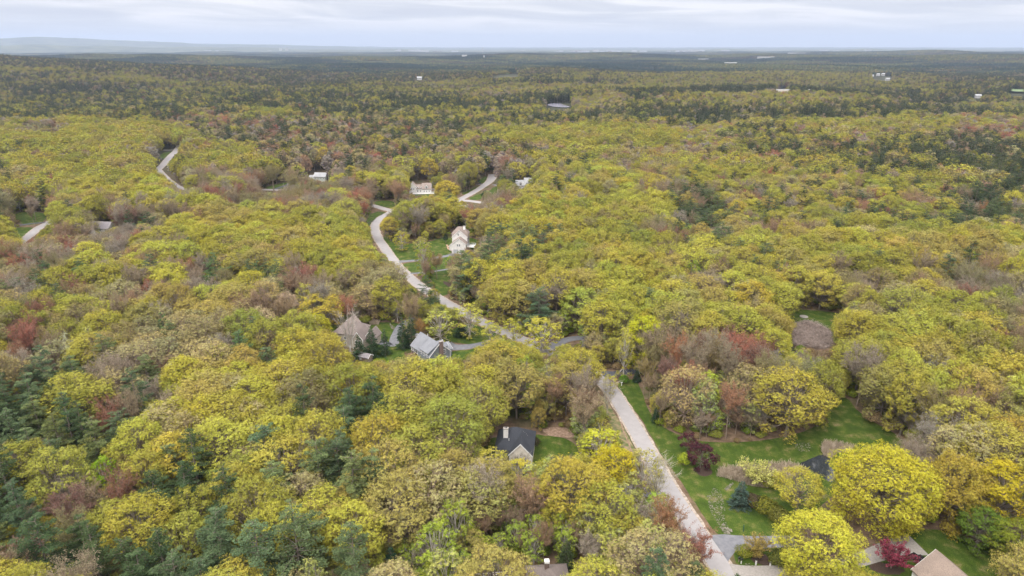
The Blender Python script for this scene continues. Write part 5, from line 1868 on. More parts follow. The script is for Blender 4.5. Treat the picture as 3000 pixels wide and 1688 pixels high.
def ET(pname, cx, cy, R, tint, name, label, cat, H=None, cf=.62, base=False):
    """cx, cy: crown centre in 2576-wide pixels (or the foot, with base=True)"""
    _, _, _, H0, R0 = PROTO[pname]
    s = R / R0
    H = H or H0 * s
    x, y, _ = D(cx, cy, 0 if base else H * cf)
    EXPL.append((x, y, R, H))
    rz = (cx * 7 + cy * 3) % 6.28
    return place_tree(pname, x, y, 0, s, rz, tint, name, label, cat, sz=H / H0)


ET('lime0', 1620, 855, 8.4, (.45, .47, .035), 'maple_tree', 'bright lime yellow maple standing alone at the edge of the red wood', 'maple', 22, .55)
ET('plum0', 1765, 1148, 4.6, (.075, .028, .035), 'plum_tree', 'larger dark purple leaved tree on the roadside lawn', 'plum', 8, .5)
ET('plum1', 1730, 1112, 2.9, (.085, .032, .038), 'plum_tree', 'smaller dark purple tree behind the larger one', 'plum', 6.5, .5)
ET('shrub0', 1722, 1156, 2.1, (.30, .36, .035), 'lime_bush', 'lime green bush against the dark purple tree', 'bush', 4, .5)
ET('widetree1', 2250, 1392, 5.8, (.23, .048, .075), 'crabapple_tree', 'magenta flowering tree beside the tan roofed house', 'crabapple', 7.5, .6)
ET('bigoak1', 2062, 1375, 10.2, (.50, .49, .06), 'maple_tree', 'huge bright yellow maple at the bottom right', 'maple', 18, .55)
ET('bigoak0', 2225, 1215, 13.5, (.46, .43, .045), 'oak_tree', 'broad yellow green oak above the magenta tree', 'oak', 23, .6)
ET('bigoak1', 2410, 1215, 9.5, (.38, .31, .055), 'oak_tree', 'bronze tinged oak right of the broad yellow oak', 'oak', 20, .6)
ET('oak3', 2520, 1235, 9.0, (.44, .37, .03), 'oak_tree', 'yellow oak at the right edge behind the tan roofed house', 'oak', 20, .6)
ET('oak1', 2545, 1105, 9.0, (.42, .33, .06), 'oak_tree', 'tan yellow oak on the right edge above the yellow one', 'oak', 19, .6)
ET('oak2', 2470, 1330, 6.0, (.12, .19, .03), 'maple_tree', 'deep green tree at the wood edge behind the tan roofed house', 'maple', 12, .5)
ET('oak0', 2560, 1370, 6.5, (.2, .24, .03), 'maple_tree', 'mid green tree at the right edge by the lawn', 'maple', 13, .5)
ET('oak4', 2012, 1228, 6.8, (.43, .40, .06), 'oak_tree', 'smaller yellow oak between the willow and the broad yellow oak', 'oak', 13, .58)
ET('birch1', 1305, 1192, 5.2, (.45, .41, .06), 'birch_tree', 'golden airy tree in front of the slate roofed house gable', 'birch', 12, .62)
ET('birch3', 1235, 1170, 5.4, (.42, .40, .07), 'birch_tree', 'airy yellow tree left of the slate roofed house gable', 'birch', 13, .62)
ET('widetree0', 1905, 1180, 7.4, (.46, .46, .14), 'willow_tree', 'pale spreading willow above the reeds', 'willow', 8.5, .65)
ET('spruce0', 1865, 1245, 3.4, (.06, .095, .075), 'blue_spruce_tree', 'blue grey spruce on the lawn by the swale', 'spruce', 8.5, .45)
ET('shrub1', 1895, 1262, 2.6, (.09, .07, .045), 'round_bush', 'brown green bush right of the blue grey spruce', 'bush', 3.6, .45)
ET('shrub2', 1925, 1275, 3.6, (.15, .15, .025), 'round_bush', 'mounded olive bush on the swale lawn', 'bush', 4.2, .45)
ET('shrub3', 1960, 1300, 3.2, (.13, .13, .03), 'round_bush', 'dark olive bush at the back corner of the swale lawn', 'bush', 4.2, .45)
ET('shrub0', 1937, 1215, 2.4, (.27, .27, .05), 'round_bush', 'yellowish bush under the willow', 'bush', 3, .45)
ET('widetree0', 1910, 1360, 4.6, (.33, .26, .07), 'ornamental_tree', 'thin tan budding tree over the blue grey driveway', 'ornamental tree', 6.5, .7)
ET('shrub1', 1873, 1388, 2.2, (.2, .21, .03), 'round_bush', 'round yellow green bush beside the mulch bed', 'bush', 2.6, .45)
ET('shrub2', 1900, 1392, 1.7, (.27, .2, .07), 'round_bush', 'tan bush behind the mulch bed', 'bush', 2.2, .45)
ET('shrub3', 1960, 1405, 3.2, (.12, .13, .03), 'round_bush', 'low dark olive bush left of the huge yellow maple', 'bush', 3, .45)
ET('blossom0', 155, 880, 5.6, (.52, .55, .40), 'flowering_tree', 'white blossoming tree among brown woods on the left', 'flowering tree', 17, .7)
ET('tan0', 655, 800, 7.0, (.52, .43, .24), 'young_leaf_oak_tree', 'pale buff tree left of the tan house', 'half leafed oak', 18, .7)
ET('tan2', 720, 765, 6.4, (.42, .33, .22), 'young_leaf_oak_tree', 'dusky pinkish tree behind the pale buff one', 'half leafed oak', 18, .7)
ET('bud4', 712, 848, 6.0, (.36, .21, .11), 'budding_tree', 'fine twigged russet tree left of the tan house', 'budding tree', 12, .6)
ET('oak2', 795, 820, 6.2, (.42, .41, .04), 'oak_tree', 'lime yellow oak against the left wall of the tan house', 'oak', 17, .65)
ET('oak5', 812, 885, 5.2, (.40, .39, .04), 'oak_tree', 'yellow green oak in front of the tan house corner', 'oak', 14, .6)
ET('snag0', 884, 908, 6.2, (.3, .25, .21), 'bare_tree', 'tall bare forked tree in front of the tan house', 'bare tree', 24, base=True)
ET('bud0', 872, 772, 5.0, (.38, .19, .12), 'red_maple_tree', 'coral budding maple behind the tan house roof', 'red maple', 17, .7)
for i, (cx, cy, R, H, lb) in enumerate([(1012, 838, 3.6, 15, 'left spruce of the pair behind the grey cape house'), (1034, 835, 3.5, 15, 'right spruce of the pair behind the grey cape house'),
                                        (935, 862, 4.4, 13, 'broad dark spruce right of the tan house'), (968, 862, 3.0, 12, 'slim spruce between the tan and grey houses'),
                                        (903, 875, 3.6, 11, 'dark spruce under the tan house gable')]):
    ET('spruce%d' % (i % 3), cx, cy, R, (.045, .08, .038), 'spruce_tree', lb, 'spruce', H, .45)
ET('bud1', 1062, 828, 4.2, (.34, .2, .06), 'budding_tree', 'amber budding tree behind the grey cape house', 'budding tree', 11, .6)
ET('birch0', 1105, 810, 6.0, (.36, .38, .08), 'birch_tree', 'light airy green tree right of the amber one', 'birch', 17, .6)
ET('birch1', 1180, 790, 6.2, (.42, .42, .07), 'birch_tree', 'airy yellow green tree leaning over the road', 'birch', 17, .65)
ET('spruce1', 1160, 830, 3.6, (.05, .085, .04), 'spruce_tree', 'small dark spruce on the lawn beside the road', 'spruce', 7, .4)
ET('birch2', 1235, 830, 4.6, (.40, .40, .06), 'birch_tree', 'small yellow green tree by the cape house lawn', 'birch', 11, .6)
ET('birch3', 1365, 825, 7.6, (.40, .39, .06), 'birch_tree', 'airy yellow green trees over the road bend', 'birch', 17, .7)
ET('birch1', 1290, 822, 4.6, (.38, .38, .05), 'birch_tree', 'slim yellow green tree left of the road bend', 'birch', 15, .7)
ET('oak4', 1458, 920, 8.6, (.40, .37, .06), 'oak_tree', 'rounded pale oak over the road in the centre', 'oak', 20, .66)
ET('snag0', 1530, 980, 4.4, (.36, .32, .12), 'bare_tree', 'thin leaning tree at the road edge', 'bare tree', 17, .7)
ET('birch0', 1535, 960, 2.6, (.42, .40, .04), 'birch_tree', 'small bright tree at the head of the lower road', 'birch', 8, .6)
ET('shrub2', 1569, 955, 2.0, (.10, .2, .025), 'round_bush', 'round green bush by the dark driveway', 'bush', 3.4, .5)
ET('spruce2', 1603, 945, 2.0, (.04, .07, .035), 'spruce_tree', 'small dark spruce right of the dark driveway', 'spruce', 5.5, .45)
ET('spruce0', 1650, 1045, 1.8, (.04, .075, .035), 'spruce_tree', 'small spruce at the edge of the roadside lawn', 'spruce', 6, .45)
ET('birch2', 1512, 1120, 6.4, (.40, .42, .045), 'birch_tree', 'bright green yellow tree right of the slate roofed house', 'birch', 16, .62)
ET('oak5', 1545, 1180, 6.4, (.46, .40, .03), 'oak_tree', 'golden oak left of the lower road', 'oak', 17, .6)
ET('birch3', 1620, 1180, 5.6, (.34, .33, .10), 'birch_tree', 'sparse grey green tree reaching over the lower road', 'birch', 17, .65)
ET('snag0', 1655, 1190, 6.2, (.3, .27, .12), 'bare_tree', 'nearly bare tree branching over the lower road', 'bare tree', 19, .7)
ET('bud3', 1675, 1320, 5.4, (.31, .17, .09), 'red_maple_tree', 'rust budding maple left of the lower road', 'red maple', 18, .62)
ET('bud2', 1750, 1385, 4.8, (.28, .125, .09), 'red_maple_tree', 'open red budded maple over the lower road', 'red maple', 16, .62)
ET('spruce2', 1160, 1418, 2.5, (.05, .1, .05), 'spruce_tree', 'neat small spruce at the bottom edge', 'spruce', 8, .5)
ET('spruce1', 985, 1428, 4.2, (.03, .065, .035), 'spruce_tree', 'dark spruce at the bottom edge left of the neat one', 'spruce', 11, .45)
ET('spruce0', 1075, 1380, 3.4, (.035, .07, .035), 'spruce_tree', 'shadowed spruce under the trees near the bottom', 'spruce', 12, .45)
ET('shrub0', 1235, 1418, 2.6, (.16, .24, .03), 'round_bush', 'green bush beside the railed deck', 'bush', 3, .45)
ET('shrub3', 1348, 1112, 1.5, (.08, .06, .04), 'round_bush', 'dark round bush right of the slate roofed house', 'bush', 2.8, .5)
ET('pine4', 542, 683, 8.4, (.075, .135, .055), 'pine_tree', 'big round topped pine in the left oak wood', 'pine', 26, .6)
ET('pine1', 475, 628, 6.2, (.06, .115, .05), 'pine_tree', 'dark pine left of the big round topped one', 'pine', 23, .65)
ET('pine3', 372, 560, 6.6, (.05, .10, .045), 'pine_tree', 'middle pine of the three at the left road', 'pine', 23, .65)
ET('pine0', 326, 556, 4.6, (.055, .11, .05), 'pine_tree', 'slender left pine of the three at the left road', 'pine', 23, .65)
ET('pine4', 427, 568, 6.4, (.055, .105, .045), 'pine_tree', 'flat right pine of the three at the left road', 'pine', 18, .65)
ET('spruce2', 278, 612, 3.2, (.03, .05, .03), 'spruce_tree', 'narrow black green spruce left of the pines', 'spruce', 13, .45)
ET('pine2', 203, 695, 5.6, (.06, .12, .06), 'pine_tree', 'dark layered pine on the left', 'pine', 23, .65)
ET('pine5', 116, 690, 5.6, (.07, .13, .06), 'pine_tree', 'dark pine near the left edge', 'pine', 21, .65)
ET('pine2', 648, 688, 4.4, (.075, .13, .05), 'pine_tree', 'small pine right of the big round topped one', 'pine', 20, .65)
ET('pine0', 605, 885, 6.0, (.09, .155, .065), 'pine_tree', 'upright pine amid yellow oaks left of centre', 'pine', 24, .62)
ET('pine2', 412, 825, 3.4, (.07, .13, .05), 'pine_tree', 'narrow pine in the bronze wood on the left', 'pine', 20, .65)
ET('bud5', 82, 520, 6.4, (.30, .25, .2), 'budding_tree', 'rounded grey budding tree on the small left lawn', 'budding tree', 17, .6)
ET('spruce0', 2222, 758, 4.0, (.045, .075, .065), 'blue_spruce_tree', 'blue grey spruce left of the grey roof tip', 'spruce', 14, .45)
ET('spruce1', 1190, 452, 2.3, (.04, .07, .065), 'blue_spruce_tree', 'left of the blue spruces by the cul-de-sac', 'spruce', 9, .45)
ET('spruce2', 1201, 449, 3.0, (.04, .07, .065), 'blue_spruce_tree', 'right of the blue spruces by the cul-de-sac', 'spruce', 11, .45)
ET('snag0', 245, 598, 5.0, (.32, .3, .26), 'bare_tree', 'thin grey tree veiling the left of the pale house', 'bare tree', 19, .7)
ET('snag0', 290, 606, 5.0, (.34, .31, .2), 'bare_tree', 'thin grey tree veiling the right of the pale house', 'bare tree', 18, .7)
ET('bud2', 267, 606, 4.4, (.3, .26, .2), 'budding_tree', 'grey budding tree in front of the pale house', 'budding tree', 16, .62)
ET('pine4', 1268, 456, 6.0, (.07, .13, .075), 'pine_tree', 'round dark pine right of the cul-de-sac', 'pine', 14, .55)
ET('shrub1', 1222, 492, 4.0, (.045, .08, .04), 'round_bush', 'dark conical bush on the island below the cul-de-sac', 'bush', 7, .45)
ET('pine5', 1290, 500, 4.6, (.06, .11, .05), 'pine_tree', 'small pine among brown trees below the cul-de-sac', 'pine', 12, .6)
ET('oak2', 1092, 430, 6.8, (.42, .36, .04), 'oak_tree', 'yellow oak right of the rose roofed house', 'oak', 17, .6)
ET('oak0', 1045, 525, 7.4, (.42, .38, .04), 'oak_tree', 'bright oak dome at the side road junction', 'oak', 17, .62)
ET('birch1', 1060, 615, 5.4, (.36, .34, .09), 'birch_tree', 'sparse yellow tree on the white house lawn', 'birch', 13, .62)
ET('birch3', 1010, 600, 5.0, (.40, .38, .05), 'birch_tree', 'yellow green tree at the edge of the white house lawn', 'birch', 13, .62)
ET('bud1', 1068, 650, 5.6, (.30, .21, .10), 'budding_tree', 'brown budding tree beside the white house driveway', 'budding tree', 14, .6)
ET('bud3', 1098, 665, 5.4, (.28, .2, .10), 'budding_tree', 'brown budding tree on the front lawn of the white house', 'budding tree', 14, .6)
ET('shrub2', 1121, 600, 1.6, (.04, .06, .03), 'round_bush', 'tall dark shrub against the white house wall', 'bush', 6, .5)
ET('birch0', 1230, 750, 3.6, (.28, .42, .04), 'birch_tree', 'vivid green tree in the shade of the oak wood', 'birch', 14, .6)
ET('bud4', 1118, 560, 5.0, (.36, .30, .13), 'budding_tree', 'tan tree left of the white house', 'budding tree', 14, .62)
ET('oak6', 1640, 735, 7.0, (.40, .40, .05), 'oak_tree', 'bright domed oak in the middle of the oak wood', 'oak', 20, .66)
ET('bud0', 600, 455, 4.4, (.30, .13, .08), 'red_maple_tree', 'rust round maple left of the pale green house', 'red maple', 12, .62)
ET('shrub3', 885, 775, 1.4, (.5, .36, .03), 'yellow_shrub', 'bright yellow forsythia beside the tan house', 'bush', 1.8, .5)
ET('birch1', 258, 1182, 3.6, (.28, .45, .03), 'birch_tree', 'vivid lime green tree in the lower left wood', 'birch', 15, .7)
ET('tan3', 1860, 790, 6.4, (.42, .35, .10), 'young_leaf_oak_tree', 'tan oak above the red wood', 'half leafed oak', 18, .66)
EXA = np.array(EXPL)

# ------------------------------------------------------------------ the forest
rng = np.random.RandomState(7)


def jgrid(y0, y1, sp, jit, slope=.80, pad=35):
    P = []
    ny = int((y1 - y0) / (sp * .866))
    for j in range(ny):
        y = y0 + j * sp * .866
        X = y * slope + pad
        n = int(2 * X / sp)
        xs = -X + (np.arange(n) + .5 * (j % 2)) * sp
        P.append(np.stack([xs + rng.uniform(-jit, jit, n) * sp, y + rng.uniform(-jit, jit, n) * sp], 1))
    return np.concatenate(P)


P = np.concatenate([jgrid(96, 1000, 9.4, .38, pad=95), jgrid(1000, 2900, 10.4, .38)])
x, y = P[:, 0], P[:, 1]
sp_ = species(x, y, np.zeros(len(x)), rng)
n = len(x)
HS = {'oak': 22, 'tan': 21, 'bud': 20.5, 'maple': 19.5, 'pine': 24.5, 'spruce': 15, 'birch': 19.5, 'pale': 17}
H = np.array([HS[s] for s in SPEC])[sp_] * (1 + .11 * wav(x, y, 130, 3) + rng.uniform(-.15, .15, n))
_px, _py, _ = proj(x, y, 15 + 0 * x)
H = H * (1 + .22 * np.exp(-((_px - 2650) / 420) ** 2 - ((_py - 745) / 55) ** 2) - .2 * np.exp(-((_px - 2850) / 350) ** 2 - ((_py - 650) / 50) ** 2))
variant = rng.randint(0, 100, n)
PN = [[k + str(i) for i in range(NV[k])] for k in (GEOM[s] for s in SPEC)]
R0 = np.array([PROTO[PN[s][v % len(PN[s])]][4] for s, v in zip(sp_, variant)])
H0 = np.array([PROTO[PN[s][v % len(PN[s])]][3] for s, v in zip(sp_, variant)])
sxy = np.clip(H / H0, .6, 1.3) ** .5 * rng.uniform(.76, 1.2, n) * np.array([1.2 if q in ('oak', 'tan') else 1.08 for q in SPEC])[sp_]
Rr = R0 * sxy
z = np.where(np.hypot(x, y) > 740, hgt(x, y), 0.0)
bad = blocked(x, y, z, H, Rr * .9)
# smaller second chance where a big tree would cover something
d2 = ((x[:, None] - EXA[None, :, 0]) ** 2 + (y[:, None] - EXA[None, :, 1]) ** 2)
bad |= (d2 < (EXA[None, :, 2] * .75 + Rr[:, None] * .55) ** 2).any(1)
retry = bad & (np.hypot(x, y) < 800)
f = .62
b2 = blocked(x, y, z, H * f, Rr * f * .9) | (d2 < (EXA[None, :, 2] * .8 + Rr[:, None] * .4) ** 2).any(1)
ok2 = retry & ~b2
H = np.where(ok2, H * f, H); sxy = np.where(ok2, sxy * f, sxy); Rr = np.where(ok2, Rr * f, Rr)
keep = ~bad | ok2
x, y, z, H, sxy, Rr, sp_, variant = (a[keep] for a in (x, y, z, H, sxy, Rr, sp_, variant))
# lower storey: young trees in the gaps and along the wood edges
P = jgrid(100, 640, 4.6, .42, .80, 25)
qx, qy = P[:, 0], P[:, 1]
qs = species(qx, qy, 0 * qx, rng)
uu = rng.rand(len(qx))
qs = np.where((qs == 4) | (qs == 3), np.where(uu < .5, 6, 1), qs)
qs = np.where((uu > .5) & (uu < .72), 6, np.where((uu > .72) & (uu < .86), 2, qs))
qH = rng.uniform(6.5, 13, len(qx))
qv = rng.randint(0, 100, len(qx))
qR0 = np.array([PROTO[PN[a_][v_ % len(PN[a_])]][4] for a_, v_ in zip(qs, qv)])
qR = rng.uniform(.26, .36, len(qx)) * qH
cell = {}
for i_ in range(len(x)):
    if y[i_] < 660:
        cell.setdefault((int(x[i_] // 12), int(y[i_] // 12)), []).append(i_)
for e_ in EXPL:
    pass
near = np.zeros(len(qx), bool)
for i_ in range(len(qx)):
    a_, b_ = int(qx[i_] // 12), int(qy[i_] // 12)
    for ca in (a_ - 1, a_, a_ + 1):
        for cb in (b_ - 1, b_, b_ + 1):
            for j_ in cell.get((ca, cb), ()):
                if (x[j_] - qx[i_]) ** 2 + (y[j_] - qy[i_]) ** 2 < (Rr[j_] * .5) ** 2:
                    near[i_] = True
d3 = (qx[:, None] - EXA[None, :, 0]) ** 2 + (qy[:, None] - EXA[None, :, 1]) ** 2
near |= (d3 < (EXA[None, :, 2] * .75) ** 2).any(1)
qok = ~near & ~blocked(qx, qy, 0 * qx, qH, qR)
qx, qy, qs, qH, qv, qR0, qR = (a[qok] for a in (qx, qy, qs, qH, qv, qR0, qR))
x, y, z, H = np.append(x, qx), np.append(y, qy), np.append(z, 0 * qx), np.append(H, qH)
sxy, Rr, sp_, variant = np.append(sxy, qR / qR0), np.append(Rr, qR), np.append(sp_, qs), np.append(variant, qv)
n = len(x)
szz = H / np.array([PROTO[PN[s][v % len(PN[s])]][3] for s, v in zip(sp_, variant)])
rot = rng.uniform(0, 6.283, n)
TK = [TINT[{'maple': 'maple', 'pale': 'pale'}.get(s, s)] for s in SPEC]
# neighbouring trees lean to the same tint
tn = (wav(x, y, 60, 21) * .9 + rng.normal(0, .38, n))
tid = np.array([int(np.clip((t * .5 + .5) * len(TK[s]), 0, len(TK[s]) - 1)) for t, s in zip(tn, sp_)])
tcol = np.array([TK[s][t][1] for s, t in zip(sp_, tid)])
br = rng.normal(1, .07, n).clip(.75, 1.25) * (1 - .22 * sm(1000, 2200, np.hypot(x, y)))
hue = rng.normal(0, .05, n)
tcol = tcol * br[:, None] * np.stack([1 + hue, np.ones(n), 1 - hue], 1)

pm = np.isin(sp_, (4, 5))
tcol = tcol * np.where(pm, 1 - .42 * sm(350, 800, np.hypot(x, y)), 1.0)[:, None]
cxp, cyp, dep = proj(x, y, z + H * .75)
infr = (cxp > -Rr * FPX / dep * .6) & (cxp < 3000 + Rr * FPX / dep * .6) & (cyp < 1688 + 20)
rank = Rr / dep
indiv = np.zeros(n, bool)
for s in range(len(SPEC)):
    ids = np.where((sp_ == s) & infr)[0]
    nex = sum(1 for e in EXPL)
    lim = 270 if SPEC[s] not in ('spruce',) else 60
    # bud and maple share geometry but are kinds of their own
    ids = ids[np.argsort(-rank[ids])][:lim]
    indiv[ids] = True

LAND = [('the slate roofed house', 1508, 1290), ('the grey cape house', 1262, 1010), ('the tan hip roofed house', 1025, 975), ('the decked white house', 1348, 705),
        ('the rose roofed white house', 1235, 555), ('the pale green house', 940, 520), ('the cul-de-sac', 1440, 525), ('the white gabled house', 1534, 540),
        ('the tan roofed house', 2770, 1650), ('the plum trees', 2050, 1330), ('the magenta tree', 2620, 1620), ('the brush pile', 2370, 990), ('the grey roof tip', 2612, 895),
        ('the bright lime maple', 1887, 1000), ('the red wood', 2130, 1110), ('the dark driveway', 1820, 1090), ('the lower road', 1960, 1440), ('the willow', 2215, 1380),
        ('the railed deck', 1450, 1680), ('the neat small spruce', 1350, 1650), ('the white blossoming tree', 180, 1020), ('the pale buff tree', 765, 930), ('the garden shed', 1070, 1050),
        ('the upright pine left of centre', 705, 1030), ('the lower left pines', 140, 1260), ('the bottom left corner', 60, 1650), ('the vivid lime tree', 300, 1376), ('the bottom left pines', 520, 1430),
        ('the big round topped pine', 631, 795), ('the dark layered pine', 236, 809), ('the pale house at left', 300, 670), ('the small left lawn', 85, 620), ('the upper left road', 500, 480),
        ('the upper road bend', 1115, 690), ('the vivid green tree', 1432, 873), ('the bright domed oak', 1910, 856), ('the low grey roofed house', 1765, 618), ('the cream gabled house', 1690, 562),
        ('the brown roofed house at right', 2168, 556), ('the pine shaded house', 2288, 655), ('the right edge pines', 2850, 640), ('the right edge oaks', 2900, 1180),
        ('the right wood edge', 2600, 1100), ('the mid road bend', 1540, 1000), ('the low centre wood', 1150, 1480), ('the left centre oaks', 900, 1180), ('the slate roofed house yard', 1250, 1330),
        ('the left centre bronze wood', 480, 960), ('the far left wood', 60, 900), ('the long oak ridge at right', 2550, 780), ('the left oak wood', 850, 720), ('the budding wood', 850, 600)]
lx, ly = np.array([l[1] for l in LAND], float), np.array([l[2] for l in LAND], float)
ORD = ['', 'second ', 'third ', 'fourth ', 'fifth ', 'sixth ', 'seventh ', 'eighth ', 'ninth ', 'tenth ', 'eleventh ', 'twelfth ', 'thirteenth ', 'fourteenth ', 'fifteenth ', 'sixteenth ', 'seventeenth ', 'eighteenth ', 'nineteenth ', 'twentieth ']
ids = np.where(indiv)[0]
bins = {}
for i in ids:
    ddx, ddy = cxp[i] - lx, (cyp[i] - ly) * 1.6
    q = int(np.argmin(ddx ** 2 + ddy ** 2))
    if abs(ddx[q]) > abs(ddy[q]):
        side = 'left of' if ddx[q] < 0 else 'right of'
    else:
        side = 'above' if ddy[q] < 0 else 'below'
    bins.setdefault((int(sp_[i]), int(tid[i]), q, side), []).append((float(ddx[q] ** 2 + ddy[q] ** 2), i))
LAB = {}
for (s, t, q, side), L in bins.items():
    L.sort()
    kind = TREENAME[SPEC[s]][1]
    for k, (_d, i) in enumerate(L):
        o_ = '' if k == 0 else ordw(k + 1) + ' '
        rel = {'above': 'farther off than', 'below': 'in front of'}.get(side, side)
        LAB[i] = ('%s %s, %snearest %s %s' % (TK[s][t][0], kind, o_, rel, LAND[q][0])) if len(L) > 1 else ('%s %s %s %s' % (TK[s][t][0], kind, rel, LAND[q][0]))
seen = {}
for i in ids:
    k = LAB[i]
    seen[k] = seen.get(k, 0) + 1
    if seen[k] > 1:
        LAB[i] = k.replace(' tree', ' small tree', 1).replace(' oak', ' lesser oak', 1) + (' again' if seen[k] > 2 else '')
GRPN = {s: TREENAME[s][1] + 's of the near wood' for s in SPEC}
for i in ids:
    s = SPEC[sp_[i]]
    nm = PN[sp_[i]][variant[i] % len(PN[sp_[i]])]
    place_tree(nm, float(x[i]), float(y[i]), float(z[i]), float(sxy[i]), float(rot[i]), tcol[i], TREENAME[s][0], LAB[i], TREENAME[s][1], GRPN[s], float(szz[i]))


# ---- everything farther off, as instances on points (one object per kind)
def hidden_collection(name, meshes):
    c = bpy.data.collections.new(name)
    for k, (nm, me) in enumerate(meshes):
        c.objects.link(bpy.data.objects.new('%s_%02d' % (name, k), me))
    return c


def instancer(name, label, pts, idx, rotz, scl, tint, coll):
    me = bpy.data.meshes.new(name)
    me.vertices.add(len(pts))
    me.vertices.foreach_set('co', np.asarray(pts, np.float32).reshape(-1))
    a = me.attributes.new('pick', 'INT', 'POINT'); a.data.foreach_set('value', np.asarray(idx, np.int32))
    rv = np.zeros((len(pts), 3), np.float32); rv[:, 2] = rotz
    a = me.attributes.new('turn', 'FLOAT_VECTOR', 'POINT'); a.data.foreach_set('vector', rv.reshape(-1))
    a = me.attributes.new('size', 'FLOAT_VECTOR', 'POINT'); a.data.foreach_set('vector', np.asarray(scl, np.float32).reshape(-1))
    c = np.ones((len(pts), 4), np.float32); c[:, :3] = tint
    a = me.attributes.new('tint', 'FLOAT_COLOR', 'POINT'); a.data.foreach_set('color', c.reshape(-1))
    o = link(name, me)
    ng = bpy.data.node_groups.new(name, 'GeometryNodeTree')
    ng.interface.new_socket('Geometry', in_out='INPUT', socket_type='NodeSocketGeometry')
    ng.interface.new_socket('Geometry', in_out='OUTPUT', socket_type='NodeSocketGeometry')
    gi, go = ng.nodes.new('NodeGroupInput'), ng.nodes.new('NodeGroupOutput')
    m2p = ng.nodes.new('GeometryNodeMeshToPoints')
    iop = ng.nodes.new('GeometryNodeInstanceOnPoints')
    ci = ng.nodes.new('GeometryNodeCollectionInfo')
    ci.inputs['Collection'].default_value = coll
    ci.inputs['Separate Children'].default_value = True
    ci.inputs['Reset Children'].default_value = True

    def na(nm, t):
        q = ng.nodes.new('GeometryNodeInputNamedAttribute')
        q.data_type = t
        q.inputs['Name'].default_value = nm
        return q.outputs['Attribute']
    iop.inputs['Pick Instance'].default_value = True
    ng.links.new(gi.outputs[0], m2p.inputs['Mesh'])
    ng.links.new(m2p.outputs[0], iop.inputs['Points'])
    ng.links.new(ci.outputs[0], iop.inputs['Instance'])
    ng.links.new(na('pick', 'INT'), iop.inputs['Instance Index'])
    ng.links.new(na('turn', 'FLOAT_VECTOR'), iop.inputs['Rotation'])
    ng.links.new(na('size', 'FLOAT_VECTOR'), iop.inputs['Scale'])
    ng.links.new(iop.outputs[0], go.inputs[0])
    md = o.modifiers.new('scatter', 'NODES')
    md.node_group = ng
    return struct(o, 'stuff', label)


dist = np.hypot(x, y)
for s, key in enumerate(SPEC):
    m = (sp_ == s) & ~indiv
    if not m.any():
        continue
    names = PN[s]
    ms = [(nm, PROTO[nm][2]) for nm in names] + [(nm, PROTO[nm + '_far'][2]) for nm in names]
    coll = hidden_collection(key + '_kinds', ms)
    k = variant[m] % len(names) + np.where(dist[m] > 620, len(names), 0)
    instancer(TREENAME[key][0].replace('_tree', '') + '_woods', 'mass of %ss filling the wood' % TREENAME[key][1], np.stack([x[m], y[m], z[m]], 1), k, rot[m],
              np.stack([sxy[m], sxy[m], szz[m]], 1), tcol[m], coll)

# undergrowth near the camera
P = jgrid(105, 520, 3.9, .45, .78, 20)
ux, uy = P[:, 0], P[:, 1]
kp = rng.rand(len(ux)) < (.62 + .3 * wav(ux, uy, 40, 31))
ux, uy = ux[kp], uy[kp]
uh = rng.uniform(.8, 2.6, len(ux)) * (1 + .6 * (rng.rand(len(ux)) < .15))
bd = blocked(ux, uy, 0 * ux, uh, uh * .4)
ux, uy, uh = ux[~bd], uy[~bd], uh[~bd]
ut = np.array([(.20, .25, .03), (.14, .2, .03), (.25, .27, .05), (.2, .15, .07), (.26, .19, .1)])[rng.randint(0, 5, len(ux))] * rng.uniform(.8, 1.15, (len(ux), 1))
coll = hidden_collection('shrub_kinds', [('s%d' % i, PROTO['shrub%d' % i][2]) for i in range(4)])
us = uh / 2.2
instancer('undergrowth', 'green and brown undergrowth between the trunks', np.stack([ux, uy, 0 * ux], 1), rng.randint(0, 4, len(ux)), rng.uniform(0, 6.28, len(ux)),
          np.stack([us * 1.1, us * 1.1, us], 1), ut, coll)

# far woods: stands of about fifty trees, instanced
def stand(seed, size=78, nt=62):
    r = np.random.RandomState(seed)
    C, Nn, VC = [], [], []
    kinds = np.array([(1.0, 1.0, 1.0), (1.25, 1.1, .8), (.55, .72, .95), (1.0, .75, .85), (1.35, 1.2, .75), (.5, .68, .85)])
    for i in range(nt):
        cx, cy = r.uniform(-size / 2, size / 2, 2)
        Hh, Rr_ = r.uniform(13, 20), r.uniform(4.5, 7)
        con = r.rand() < .4
        if con:
            Hh, Rr_ = Hh + 3, Rr_ * .6
        q = rdir(r, 46, -.2)
        az_ = Hh * .5
        C.append(np.array([cx, cy, Hh - az_ - 1]) + q * [Rr_, Rr_, az_] * r.uniform(.6, 1.0, (46, 1)))
        Nn.append(q)
        kc = kinds[2 if con else r.choice([0, 0, 1, 3, 4])]
        VC.append(kc * r.uniform(.7, 1.3, (46, 1)) * r.uniform(.8, 1.2))
    C, Nn, VC = np.concatenate(C), np.concatenate(Nn), np.concatenate(VC)
    V, F = leaf_faces(r, C, 3.0, Nn)
    return make_mesh('stand', V, [F], [M['leaf']], vc=VC)


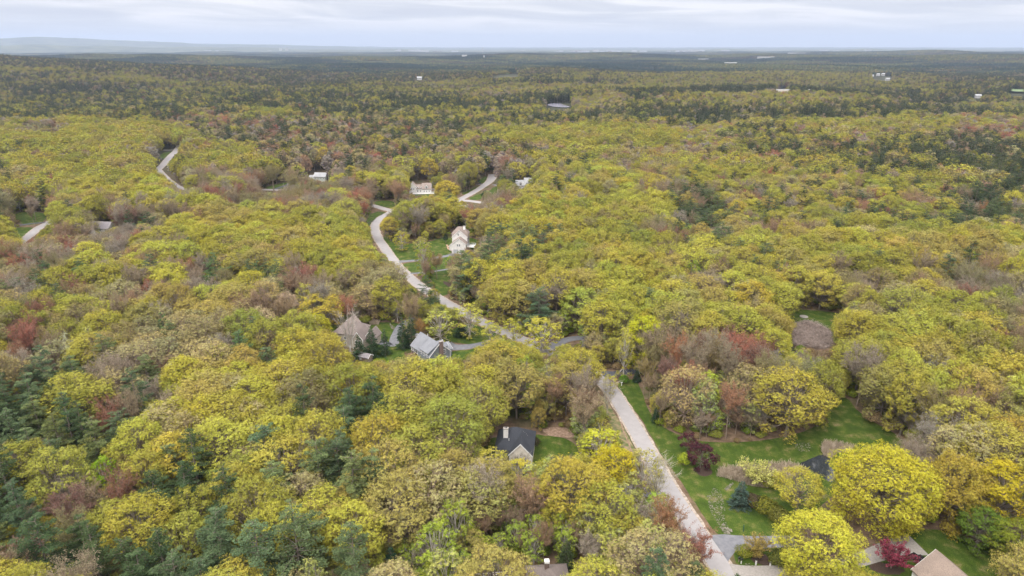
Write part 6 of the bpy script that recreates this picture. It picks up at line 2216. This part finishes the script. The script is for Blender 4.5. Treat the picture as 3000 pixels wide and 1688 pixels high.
coll = hidden_collection('stand_kinds', [('a%d' % i, stand(300 + i)) for i in range(6)])
P1 = jgrid(2870, 6000, 62, .3)
P2 = jgrid(6000, 12600, 88, .3)
P = np.concatenate([P1, P2])
fx, fy = P[:, 0], P[:, 1]
fs = np.concatenate([np.full(len(P1), 1.0), np.full(len(P2), 1.35)])
clear = 0.0 * fx
d_ = np.hypot(fx, fy)
op = (wav(fx, fy, 900, 41) + .5 * wav(fx, fy, 300, 42)) > np.where(d_ > 9000, .55, 1.5)
bx, by, _ = proj(fx, fy, hgt(fx, fy) + 8)
for c in CLEAR[-12:]:
    op |= inpoly(bx, by, c)
for hx, hy, hr in HOUSES:
    if math.hypot(hx, hy) > 2000:
        op |= (fx - hx) ** 2 + (fy - hy) ** 2 < (hr + 20) ** 2
        # keep the line of sight just in front open as well
        op |= (np.abs(fx - hx * fy / hy) < hr + 22) & (hy - fy < 110) & (hy - fy > 0)
fx, fy, fs = fx[~op], fy[~op], fs[~op]
n4, n5, n6 = wav(fx, fy, 420, 7), wav(fx, fy, 900, 8), wav(fx, fy, 170, 9)
pinew = sm(-.6, .35, n5 + .5 * n6)
pal = np.array([.18, .17, .065])[None] * (1 - pinew[:, None]) + np.array([.045, .066, .048])[None] * pinew[:, None]
bw = (sm(.2, 1.0, n4) * .6)[:, None]
pal = pal * (1 - bw) + np.array([.12, .09, .065])[None] * bw
pal *= rng.uniform(.85, 1.15, (len(fx), 1))
instancer('distant_woods', 'far woods running to the horizon', np.stack([fx, fy, hgt(fx, fy)], 1), rng.randint(0, 6, len(fx)), rng.uniform(0, 6.28, len(fx)),
          np.stack([fs * 1.05, fs * 1.05, np.ones(len(fx)) * 1.0], 1), pal, coll)

# ------------------------------------------------------------------ haze
hb = MB().box(-30000, 30000, -600, 33000, -60, 520)
hm = bpy.data.materials.new('haze')
hm.use_nodes = True
t = NT(hm.node_tree)
out = t.n('ShaderNodeOutputMaterial')
pv = t.n('ShaderNodeVolumePrincipled')
pv.inputs['Color'].default_value = (.58, .71, .95, 1)
pv.inputs['Density'].default_value = 5.2e-5
pv.inputs['Anisotropy'].default_value = 0.2
t.l(pv, 0, out, 'Volume')
hz_o = hb.build('haze', hm)
struct(hz_o, 'stuff', 'thin blue haze over the distance')
print('trees', n, 'single', int(indiv.sum()), 'far', len(fx))
